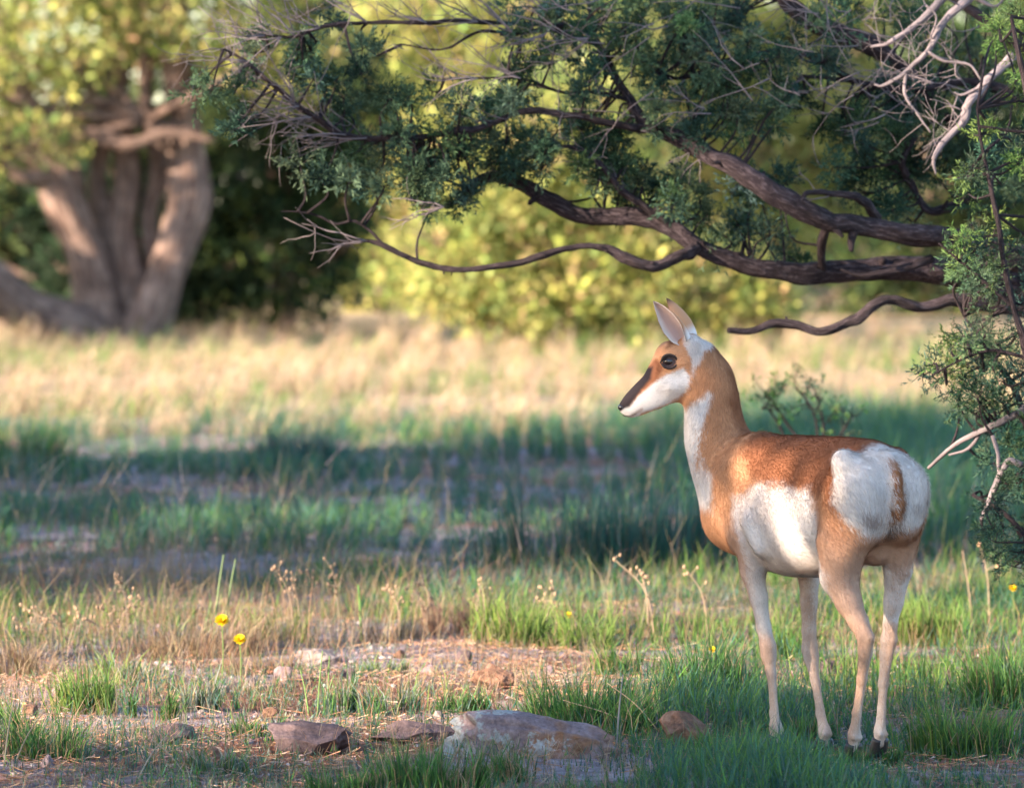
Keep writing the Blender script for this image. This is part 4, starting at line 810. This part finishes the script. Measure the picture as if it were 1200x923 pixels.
ear(H(803, 397, -.035), H(767, 349, -.065), np.array([-.62, -.78, -.05]), .034)
ear(H(813, 395, .035), H(785, 347, .055), np.array([-.75, .62, .0]), .033)
# cloven hooves
M_hoof = plain('hoof_horn', (.035, .027, .026), .45, .4)
for k_, f in feet.items():
    hf = Geo()
    for sd in (-1, 1):
        c = f+RT*sd*.0115; pts = [c+[0, 0, .012]-HD*.004, c+HD*.006+[0, 0, -.012], np.array([*(c+HD*.016)[:2], .022]), np.array([*(c+HD*.026)[:2], .006])]
        V, F, uv = tube(pts, [.0135, .0155, .0150, .0085], 10, 4); V[:, 2] = np.maximum(V[:, 2], -.004); hf.add(V, F, None, uv)
    hf.build('hoof', M_hoof, pr, True)

# ------------------------------------------------------------------ rocks
def rock(name, label, cat, px, py, wpx, hpx, m, seed, depth=.7, sink=.36, tilt=0., group=None, sub=5):
    import bmesh
    q = G(px, py); Y = q[1]; sx, sz_ = S(wpx, Y)/2, S(hpx, Y); bm = bmesh.new(); bmesh.ops.create_icosphere(bm, subdivisions=sub, radius=1)
    X = np.array([v.co[:] for v in bm.verts]); r_ = np.random.default_rng(seed)
    for _ in range(22):                                  # planes that cut flat broken faces
        n = r_.standard_normal(3)*[1, 1, .7]; n /= np.linalg.norm(n); d = X@n; k = d > (c := r_.uniform(.5, .86)); X[k] -= np.outer(d[k]-c, n)
    nn = X/np.linalg.norm(X, axis=1)[:, None]; rg = 1-np.abs(n3(X+seed, 3.1, seed+7)-.5)*4
    X = X+nn*(.34*(n3(X+seed, 1.6, seed)-.5)+.10*(rg-.6)+.16*(n3(X+seed, 6, seed+2)-.5)+.09*(n3(X+seed, 15, seed+3)-.5))[:, None]
    X = X*[sx*1.12, sx*depth, sz_*.72]; c, s = math.cos(tilt), math.sin(tilt); X = np.stack([X[:, 0]*c-X[:, 2]*s, X[:, 1], X[:, 0]*s+X[:, 2]*c], -1)
    X[:, 2] += sz_*(.62-sink); F = np.array([[v.index for v in f.verts] for f in bm.faces]); bm.free()
    o = mesh_np(name, X, F, m, None, smooth=True); o.location = (q[0], q[1]+sx*depth*.6, float(gz(q[0], q[1]+sx*depth*.6))); o.rotation_euler.z = r_.uniform(-.25, .25); return tag(o, label, cat, group)
rock('rock', 'large flat purple-brown rock with white lichen on its left end', 'rock', 622, 888, 285, 62, M_rock, 3, .42, .44, -.06)
rock('rock', 'dark brown rough rock, broad and low, left of the lichened one', 'rock', 365, 888, 120, 46, M_rock_d, 8, .7)
rock('rock', 'low dark rock slab touching the lichened rock\'s white end', 'rock', 485, 874, 135, 34, M_rock_d, 11, .6, .3)
rock('rock', 'rust-coloured jagged rock right of the lichened one', 'rock', 806, 874, 68, 42, M_rock_r, 14, .8, .34, -.3)
rock('rock', 'pale pinkish rock lying in the sunlit grass behind the flowers', 'rock', 372, 775, 62, 22, M_rock_p, 18, .8)
rock('rock', 'small dark rock lying between the animal\'s legs', 'rock', 972, 792, 26, 22, M_rock_d, 19, .9)
rock('rock', 'brown rough rock half buried in the sunlit litter', 'rock', 582, 808, 60, 26, M_rock_r, 23, .8, .3)
rock('rock', 'flat grey-purple rock in the bare soil left of the dark one', 'rock', 205, 868, 62, 22, M_rock_d, 25, .8, .3)
rr_ = np.random.default_rng(5)
STN = [(145, 880), (196, 806), (232, 838), (262, 812), (292, 808), (318, 842), (150, 905), (410, 800), (432, 818), (468, 772), (505, 792), (545, 778), (512, 842), (590, 905), (552, 916), (660, 742), (700, 758), (742, 742), (770, 772), (640, 790), (800, 735), (870, 745), (75, 815), (36, 838), (250, 890), (285, 872), (335, 800), (446, 752), (980, 905), (1130, 902), (60, 900)]
NEAR = [(100, 835, 'the yellow-green tuft left of the flowers'), (62, 895, 'the pale dead stems'), (250, 800, 'the two yellow flowers'), (365, 880, 'the broad dark rock'), (372, 770, 'the pinkish sunlit rock'), (485, 868, 'the low dark slab'), (640, 890, 'the lichened rock'), (582, 805, 'the half-buried brown rock'), (598, 750, 'the bright lime tuft'), (808, 870, 'the rusty jagged rock'), (770, 752, 'the curved dry stalks'), (1125, 880, 'the bright green tuft'), (205, 868, 'the flat grey-purple rock'), (985, 915, 'the hind hooves')]
SEEN = set()
for k, (px, py) in enumerate(STN):
    ci = rr_.integers(4); w_ = rr_.uniform(12, 28); nb = min(NEAR, key=lambda a: (a[0]-px)**2+4*(a[1]-py)**2)[2]
    for _ in range(8):                                   # no two alike beside the same thing
        if (ci, w_ < 19, nb) not in SEEN: break
        ci = (ci+1) % 4; w_ = 40-w_ if _ == 3 else w_
    SEEN.add((ci, w_ < 19, nb))
    rock('stone', ('small ' if w_ < 19 else 'fist-sized ')+['pale', 'dark brown', 'purple-grey', 'rusty'][ci]+' stone lying on the soil by '+nb, 'stone', px+rr_.uniform(-4, 4), py, w_, w_*rr_.uniform(.5, .75), [M_rock_p, M_rock_d, M_rock, M_rock_r][ci], 40+k, .85, .3, group='small stones on the soil', sub=3)
# uncountable gravel and needle litter
def gravel(n):
    x, y = scatter(n, 14.3, 26, lambda x, y: (.25+.75*patch(x, y, 15, 1.3))*(1-.6*right(x, y)), 1.); n = len(x); r = .004+.012*rng.random(n)**2
    t = np.array([(1, 0, -.4), (-.5, .87, -.4), (-.5, -.87, -.4), (.3, .5, .5), (-.6, 0, .6), (.3, -.5, .5)]); F0 = np.array([(0, 1, 3), (1, 4, 3), (1, 2, 4), (2, 5, 4), (2, 0, 5), (0, 3, 5), (3, 4, 5)])
    a = rng.random(n)*6.28; ca, sa = np.cos(a)[:, None], np.sin(a)[:, None]; T_ = t[None]*(1+.5*(rng.random((n, 6, 3))-.5))*r[:, None, None]
    V = np.stack([T_[..., 0]*ca-T_[..., 1]*sa+x[:, None], T_[..., 0]*sa+T_[..., 1]*ca+y[:, None], T_[..., 2]*.8+gz(x, y)[:, None]+.002], -1).reshape(-1, 3)
    K = np.repeat(pick([(.3, .24, .23), (.16, .1, .085), (.34, .29, .28), (.25, .13, .08), (.10, .07, .07)], n), 6, 0); F = (F0[None]+(np.arange(n)*6)[:, None, None]).reshape(-1, 3)
    return mesh_np('gravel', V, F, M_litter, col=K)
M_litter, nt_, p_, L_ = mat('litter'); a_ = nd(nt_, 'ShaderNodeAttribute', attribute_name='Col'); L_.new(a_.outputs[0], p_.inputs[0]); p_.inputs['Roughness'].default_value = .9
tag(gravel(15000), 'loose gravel strewn over the reddish soil', 'gravel', kind='stuff')
def needles(n):
    x, y = scatter(n, 14.3, 24, lambda x, y: (.15+.85*patch(x, y, 18, 1.1, .4, .58))*(1-.55*right(x, y)), 1.); n = len(x); a = rng.random(n)*6.28; L = .02+.07*rng.random(n)**1.5
    d = np.stack([np.cos(a), np.sin(a), .25*rng.standard_normal(n)], -1)*L[:, None]*.5; s = np.stack([-np.sin(a), np.cos(a), 0*a], -1)*.0016; c = np.stack([x, y, gz(x, y)+.006+.012*rng.random(n)], -1)
    up = np.array([0, 0, .0022]); V = np.stack([c-d-s, c-d+s, c-d+up, c+d-s, c+d+s, c+d+up], 1).reshape(-1, 3); b_ = (np.arange(n)*6)[:, None]
    F = np.stack([b_+[0, 3, 5], b_+[1, 2, 5]], 1).reshape(-1, 3)
    return mesh_np('needle_litter', V, F, M_litter, col=np.repeat(pick([(.33, .15, .075), (.40, .21, .11), (.24, .11, .06), (.44, .30, .2), (.3, .2, .17)], n), 6, 0))
tag(needles(42000), 'reddish fallen needles and bits of stem on the soil', 'litter', kind='stuff')

# ------------------------------------------------------------------ single tufts and plants
def tuft(name, label, cat, px, py, wpx, hpx, n, cols, lean=.45, wd=.0042, m=None, group=None, depth=.7):
    q = G(px, py); Y = q[1]; rw, h = S(wpx, Y)/2, S(hpx, Y); t = thing(name, label, cat, tuple(q), group)
    for part in range(1):
        n = int(n*1.15); nb = max(3, n//55); bi = rng.integers(0, nb, n); ba = rng.random(nb)*6.283; br_ = np.sqrt(rng.random(nb))*rw*.95; a = rng.random(n)*6.283; rl = np.abs(rng.standard_normal(n))*rw*.2; x, y = q[0]+(br_*np.cos(ba))[bi]+rl*np.cos(a), q[1]+((br_*np.sin(ba))[bi]+rl*np.sin(a))*depth; bh = rng.uniform(.55, 1.15, nb)[bi]; r = np.hypot(x-q[0], (y-q[1])/depth)
        pos = np.stack([x, y, gz(x, y)-.005], -1); az = np.arctan2(y-q[1], x-q[0])+1.1*rng.standard_normal(n); ln = np.abs(rng.standard_normal(n))*lean*.7+lean*np.minimum(r/rw, 1.2)*.6
        hh = h*bh*np.clip(.85+.3*rng.standard_normal(n), .25, 1.45); c = pick(cols, n); kd = rng.random(n) < .1; c[kd] = pick(STRAW, int(kd.sum()))*.8
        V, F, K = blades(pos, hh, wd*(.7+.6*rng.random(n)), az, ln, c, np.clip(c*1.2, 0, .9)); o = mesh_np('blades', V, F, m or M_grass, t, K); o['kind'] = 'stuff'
    return t
DG = [(.05, .12, .035), (.07, .155, .04), (.10, .2, .05), (.045, .10, .045)]
tuft('grass_tuft', 'dense dark green tuft between the dark rock and the lichened rock, hiding its foot', 'tuft', 500, 935, 135, 62, 900, DG, .3)
tuft('grass_tuft', 'dark green tuft growing in front of the broad dark rock', 'tuft', 405, 938, 95, 48, 520, DG, .35)
tuft('grass_tuft', 'thin dark tuft at the front foot of the lichened rock', 'tuft', 610, 915, 80, 40, 300, DG+STRAW[:1], .4)
tuft('shrubby_tuft', 'dark bushy tuft growing behind the lichened rock', 'tuft', 690, 848, 170, 68, 1300, DG, .5)
tuft('shrubby_tuft', 'tall dark green tuft just left of the animal\'s front legs', 'tuft', 825, 822, 100, 82, 900, DG, .42)
tuft('grass_tuft', 'low green tuft beside the rusty jagged rock', 'tuft', 850, 895, 82, 40, 500, GREEN, .5)
tuft('grass_tuft', 'short green tuft hiding the near hind hoof', 'tuft', 998, 900, 60, 26, 240, DG+GREEN, .5)
tuft('grass_tuft', 'short green tuft hiding the far hind hoof', 'tuft', 1040, 896, 56, 26, 220, DG+GREEN, .5)
tuft('grass_tuft', 'low grey-green tuft below the animal\'s hind hooves', 'tuft', 985, 928, 110, 34, 450, DG+BLUEG, .5)
tuft('grass_tuft', 'bright green tuft right of the animal\'s hind legs', 'tuft', 1125, 885, 130, 62, 1000, GREEN+LIME[:1], .4)
tuft('grass_tuft', 'green tuft at the foot of the young juniper\'s shade', 'tuft', 1175, 830, 110, 70, 800, GREEN, .4)
tuft('grass_tuft', 'yellow-green upright tuft lit by the sun behind the hind legs', 'tuft', 1100, 752, 130, 62, 700, LIME, .25)
tuft('grass_tuft', 'bright lime tuft standing at the sunlit edge between the dry grass and rocks', 'tuft', 598, 758, 110, 66, 700, LIME, .35)
tuft('grass_tuft', 'yellow-green tuft left of the two yellow flowers', 'tuft', 100, 835, 95, 62, 560, LIME+GREEN[:1], .4)
tuft('grass_tuft', 'green tuft growing among the pale dead stems left of the bare soil', 'tuft', 62, 890, 110, 60, 520, GREEN+STRAW[:1], .45)
tuft('dry_grass_tuft', 'reddish dry grass tuft leaning over beside the bright lime one', 'tuft', 522, 742, 70, 62, 380, [(.42, .25, .17), (.46, .31, .22), (.35, .2, .14)], .6, .003, M_straw)
tuft('dry_grass_tuft', 'tan dry grass tuft around the two yellow flowers', 'tuft', 215, 770, 170, 62, 700, STRAW, .75, .003, M_straw)
tuft('dry_grass_tuft', 'pale dry grass tuft at the left end of the sunlit strip', 'tuft', 30, 790, 100, 52, 380, STRAW, .8, .003, M_straw)
tuft('grass_tuft', 'fine green tuft beside the slender stalks right of the flowers', 'tuft', 385, 838, 60, 70, 130, GREEN+SAGE, .16, .004)
tuft('grass_tuft', 'low green tuft touching the back of the broad dark rock', 'tuft', 305, 862, 80, 28, 420, GREEN, .5)
tuft('grass_tuft', 'sage-green tuft below the lower yellow flower', 'tuft', 228, 832, 48, 42, 260, SAGE+GREEN[:1], .3)
tuft('grass_tuft', 'green tuft in the sunlit strip right under the animal\'s belly', 'tuft', 925, 770, 110, 52, 520, LIME+GREEN, .4)
tuft('grass_tuft', 'green tuft between the animal\'s front and hind hooves', 'tuft', 935, 868, 70, 40, 360, DG+GREEN, .45)
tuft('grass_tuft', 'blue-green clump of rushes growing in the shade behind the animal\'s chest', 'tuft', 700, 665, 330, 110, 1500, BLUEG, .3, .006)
tuft('grass_tuft', 'dark green bush of grass where the shade meets the blond grass', 'tuft', 350, 548, 150, 48, 900, BLUEG, .5, .01)
tuft('grass_tuft', 'green clump left of the shade\'s far edge', 'tuft', 20, 555, 130, 55, 800, GREEN, .4, .01)
tuft('grass_tuft', 'green tuft beside the long dead stems, left of all the rocks', 'tuft', 28, 868, 80, 44, 330, GREEN+LIME[:1], .5)
tuft('grass_tuft', 'pale green loose tuft under the branching seed heads', 'tuft', 150, 800, 90, 40, 300, LIME+SAGE, .5)
tuft('grass_tuft', 'small green tuft right of the yellow-green one', 'tuft', 178, 842, 56, 36, 220, GREEN, .5)
tuft('grass_tuft', 'low tuft in front of the flat grey-purple rock', 'tuft', 250, 905, 90, 34, 330, DG+SAGE, .55)
tuft('grass_tuft', 'grey-green tuft behind the low dark slab', 'tuft', 448, 838, 84, 38, 320, GREEN+SAGE, .5)
tuft('grass_tuft', 'yellow-green tuft by the slender reed stalks', 'tuft', 440, 792, 80, 36, 260, LIME+SAGE, .5)
tuft('grass_tuft', 'green tuft between the half-buried brown rock and the slab', 'tuft', 535, 836, 80, 36, 300, GREEN, .5)
tuft('grass_tuft', 'lime tuft at the shade\'s edge under the arching seed stalks', 'tuft', 340, 752, 100, 40, 300, LIME, .5)
tuft('grass_tuft', 'lime tuft right of the bright upright one, by the pale flower', 'tuft', 680, 762, 100, 46, 380, LIME, .45)
tuft('grass_tuft', 'mixed green and straw tuft behind the dark bushy one', 'tuft', 740, 792, 110, 44, 420, GREEN+LIME+STRAW[:1], .5)
tuft('dry_grass_tuft', 'straw-coloured tuft left of the reddish leaning one', 'tuft', 455, 752, 90, 44, 300, STRAW, .7, .0028, M_straw)
tuft('dry_grass_tuft', 'straw-coloured tuft right of the two yellow flowers', 'tuft', 315, 790, 110, 40, 320, STRAW+[(.4, .22, .13)], .8, .0028, M_straw)
M_stem = leaf_mat('dry_stem', .15, .7, .15)
def stalks(name, label, cat, heads, px, py, group=None, col=(.36, .26, .185), seed_col=(.36, .24, .16), r=.95):
    q = G(px, py); t = thing(name, label, cat, tuple(q), group); Y = q[1]
    for bx, tx, ty, br in [(h[0], h[1], h[2], h[3]*2) for h in heads]:
        b_ = G(bx, py); tp = P(tx, ty, Y+rng.uniform(-.06, .06)); m_ = b_*.45+tp*.55+np.array([(b_[0]-tp[0])*(.3 if br else .08), 0, .02 if br else .004])
        c, rad = catmull([b_, m_, tp], [S(r, Y), S(r*.8, Y), S(r*.5, Y)], 6); V, F, uv = tube(c, rad, 5, raw=True); g = Geo(); g.add(V, F, col, uv)
        sh = Geo()
        for _ in range(br):
            i = rng.integers(len(c)//2, len(c)); e = c[i]+rng.standard_normal(3)*[.022, .015, .012]+[0, 0, .018]
            V, F, uv = tube(np.array([c[i], (c[i]+e)/2+[0, 0, .004], e]), [S(r*.5, Y), S(r*.4, Y), S(r*.3, Y)], 4, raw=True); g.add(V, F, col, uv)
            V, F = uvball(e, S(1.7, Y), (1, 1, 1.4), 5); F = np.vstack([F[:, [0, 1, 2]], F[:, [0, 2, 3]]]); sh.add(V, F, seed_col)
        if br: V, F = uvball(c[-1], S(2., Y), (1, 1, 1.4), 5); F = np.vstack([F[:, [0, 1, 2]], F[:, [0, 2, 3]]]); sh.add(V, F, seed_col)
        o = g.build('stalk', M_stem, t, True)
        if br: tag(sh.build('seed_heads', M_stem, o, True), kind='stuff')
    return t
stalks('dry_weed', 'dry weed with four arching seed stalks right of the yellow flowers', 'weed', [(345, 322, 664, 5), (352, 342, 678, 4), (372, 360, 668, 4), (398, 388, 664, 6)], 370, 752)
stalks('dry_weed', 'dry weed with branching seed heads left of the yellow flowers', 'weed', [(150, 140, 682, 7), (160, 152, 700, 6), (135, 118, 712, 5), (120, 92, 722, 5)], 140, 760)
stalks('dry_weed', 'dry weed with hair-thin drooping stalks at the left end of the sunlit strip', 'weed', [(70, 35, 716, 4), (80, 55, 725, 4), (60, 20, 735, 3)], 70, 765)
stalks('dry_weed', 'tall bent dry stalk between the lime tufts', 'weed', [(640, 648, 690, 3), (655, 630, 700, 3)], 645, 752)
stalks('dry_weed', 'dry weed with small seeds behind the reddish leaning tuft', 'weed', [(470, 452, 690, 4), (480, 490, 684, 4), (500, 505, 700, 3)], 482, 745)
stalks('dry_weed', 'lone thin dry stalk with a round seed at the lime tuft', 'weed', [(568, 564, 678, 2), (560, 556, 700, 2)], 565, 750)
stalks('dry_weed', 'three curved dry stalks before the animal\'s chest', 'weed', [(760, 752, 672, 3), (768, 720, 655, 2), (830, 802, 664, 2)], 775, 752)
stalks('dry_weed', 'two stiff pale stalks at the sunlit edge right of the hind legs', 'weed', [(1140, 1128, 645, 0), (1160, 1148, 638, 1)], 1150, 735, seed_col=(.5, .3, .18))
stalks('dead_stem', 'bleached dead stem leaning over the lichened rock\'s right end', 'stem', [(722, 730, 790, 0)], 722, 880, col=(.33, .29, .28), r=1.3)
stalks('dead_stem', 'long thin dry stems arching over the dark bushy tuft', 'stem', [(762, 660, 820, 0), (775, 712, 800, 0)], 770, 860, col=(.40, .30, .2))
stalks('dead_stem', 'two pale dead grass stems at the left end of the bare soil', 'stem', [(14, 52, 832, 0), (4, 16, 820, 0)], 14, 902, col=(.36, .29, .21), r=1.1)
stalks('dead_stem', 'pale stems lying across the bare soil before the broad dark rock', 'stem', [(222, 178, 866, 0), (160, 198, 858, 0)], 190, 915, col=(.36, .29, .22), r=1.)
stalks('green_reed', 'slender green reed stalks standing beside the sunlit rock', 'reed', [(372, 378, 762, 0), (384, 386, 768, 0), (362, 352, 785, 0), (378, 392, 790, 0)], 378, 838, col=(.15, .24, .08))
stalks('green_reed', 'broad pale green reeds rising behind the yellow flowers', 'reed', [(250, 262, 650, 0), (262, 276, 655, 0), (238, 248, 705, 0), (205, 228, 720, 0)], 250, 752, col=(.16, .21, .10), r=1.5)
stalks('green_reed', 'single bright green reed before the dry weed stalks', 'reed', [(424, 420, 685, 0)], 424, 752, col=(.2, .36, .1), r=1.8)
# yellow flowers
M_pet = leaf_mat('yellow_petal', .25, .55, .2)
def flower(px, py, gy, r, label):
    q = G(px, gy); c = P(px, py, q[1]); t = thing('yellow_flower', label, 'flower', tuple(q)); g = Geo()
    V, F, uv = tube([q-[0, 0, .01], (q+c)/2+[.004, 0, 0], c], [.0022, .002, .0017], 6, 5); g.add(V, F, (.18, .26, .09), uv); g.build('stem', M_grass, t, True)
    R_ = S(r, q[1]); pts = Geo(); n = 16
    for k in range(n*3):
        a = k*2.399; tl = .25+.9*(k/(n*3)); d = np.array([math.cos(a)*math.cos(tl)*1.0, math.sin(a)*math.cos(tl), math.sin(tl)*.6+.1]) ; s_d = np.array([-math.sin(a), math.cos(a), 0])*R_*.2
        d[2] = math.sin(tl)*.9+.12; ct, sn = math.cos(.75), math.sin(.75); rot = lambda v: np.array([v[0], v[1]*ct-v[2]*sn, v[1]*sn+v[2]*ct]); d = rot(d); s_d = rot(s_d)*1.3; p0 = c; p1 = p0+d*R_*.65; p2 = p0+d*R_*1.1
        pts.add([p0-s_d*.4, p0+s_d*.4, p1+s_d, p2+s_d*.3, p2-s_d*.3, p1-s_d], [(0, 1, 2), (0, 2, 5), (5, 2, 3), (5, 3, 4)], np.array((.78, .55, .02))*rng.uniform(.85, 1.1))
    pts.build('petals', M_pet, t)
flower(260, 729, 800, 8.5, 'upper of two bright yellow flowers standing in the dry grass')
flower(281, 751, 808, 7.5, 'lower of two bright yellow flowers standing in the dry grass')
flower(666, 722, 752, 5, 'small pale yellow flower right of the bright lime tuft')
flower(835, 762, 790, 4.5, 'small yellow flower behind the tall dark tuft')
flower(1187, 690, 745, 5, 'small yellow flower by the young juniper')
# thin twiggy shrub behind the animal's back
sh = thing('twiggy_shrub', 'thin twiggy shrub with few leaves standing behind the animal\'s back', 'shrub', tuple(G(950, 690)))
sg, sf = Geo(), Geo(); Yb = G(950, 690)[1]; ends = []
for a in ([(950, 690), (955, 600), (958, 520), (952, 480), (930, 452)], [(955, 600), (965, 520), (962, 480), (955, 462)], [(952, 640), (930, 540), (905, 485), (892, 478)], [(956, 540), (925, 500), (905, 470), (898, 465)], [(955, 560), (985, 510), (1000, 485)]):
    V, F, uv = tube([P(x, y, Yb) for x, y in a], np.linspace(S(2.2, Yb), S(.9, Yb), len(a)), 6, 5); sg.add(V, F, None, uv); cc, _ = catmull([P(x, y, Yb) for x, y in a], [1]*len(a), 5); ends += list(cc[-9:])
for e in ends:
    p2 = twig(e, rng.standard_normal(3)*.6+[0, 0, .5], .09, .003, 0, sg); sprays(sf, sg, [p2[-1]], .03, JUN+GREEN, None, 4, 6, .022, .005)
sg.build('twigs', M_bark, sh, True); sf.build('leaves', M_jun, sh)
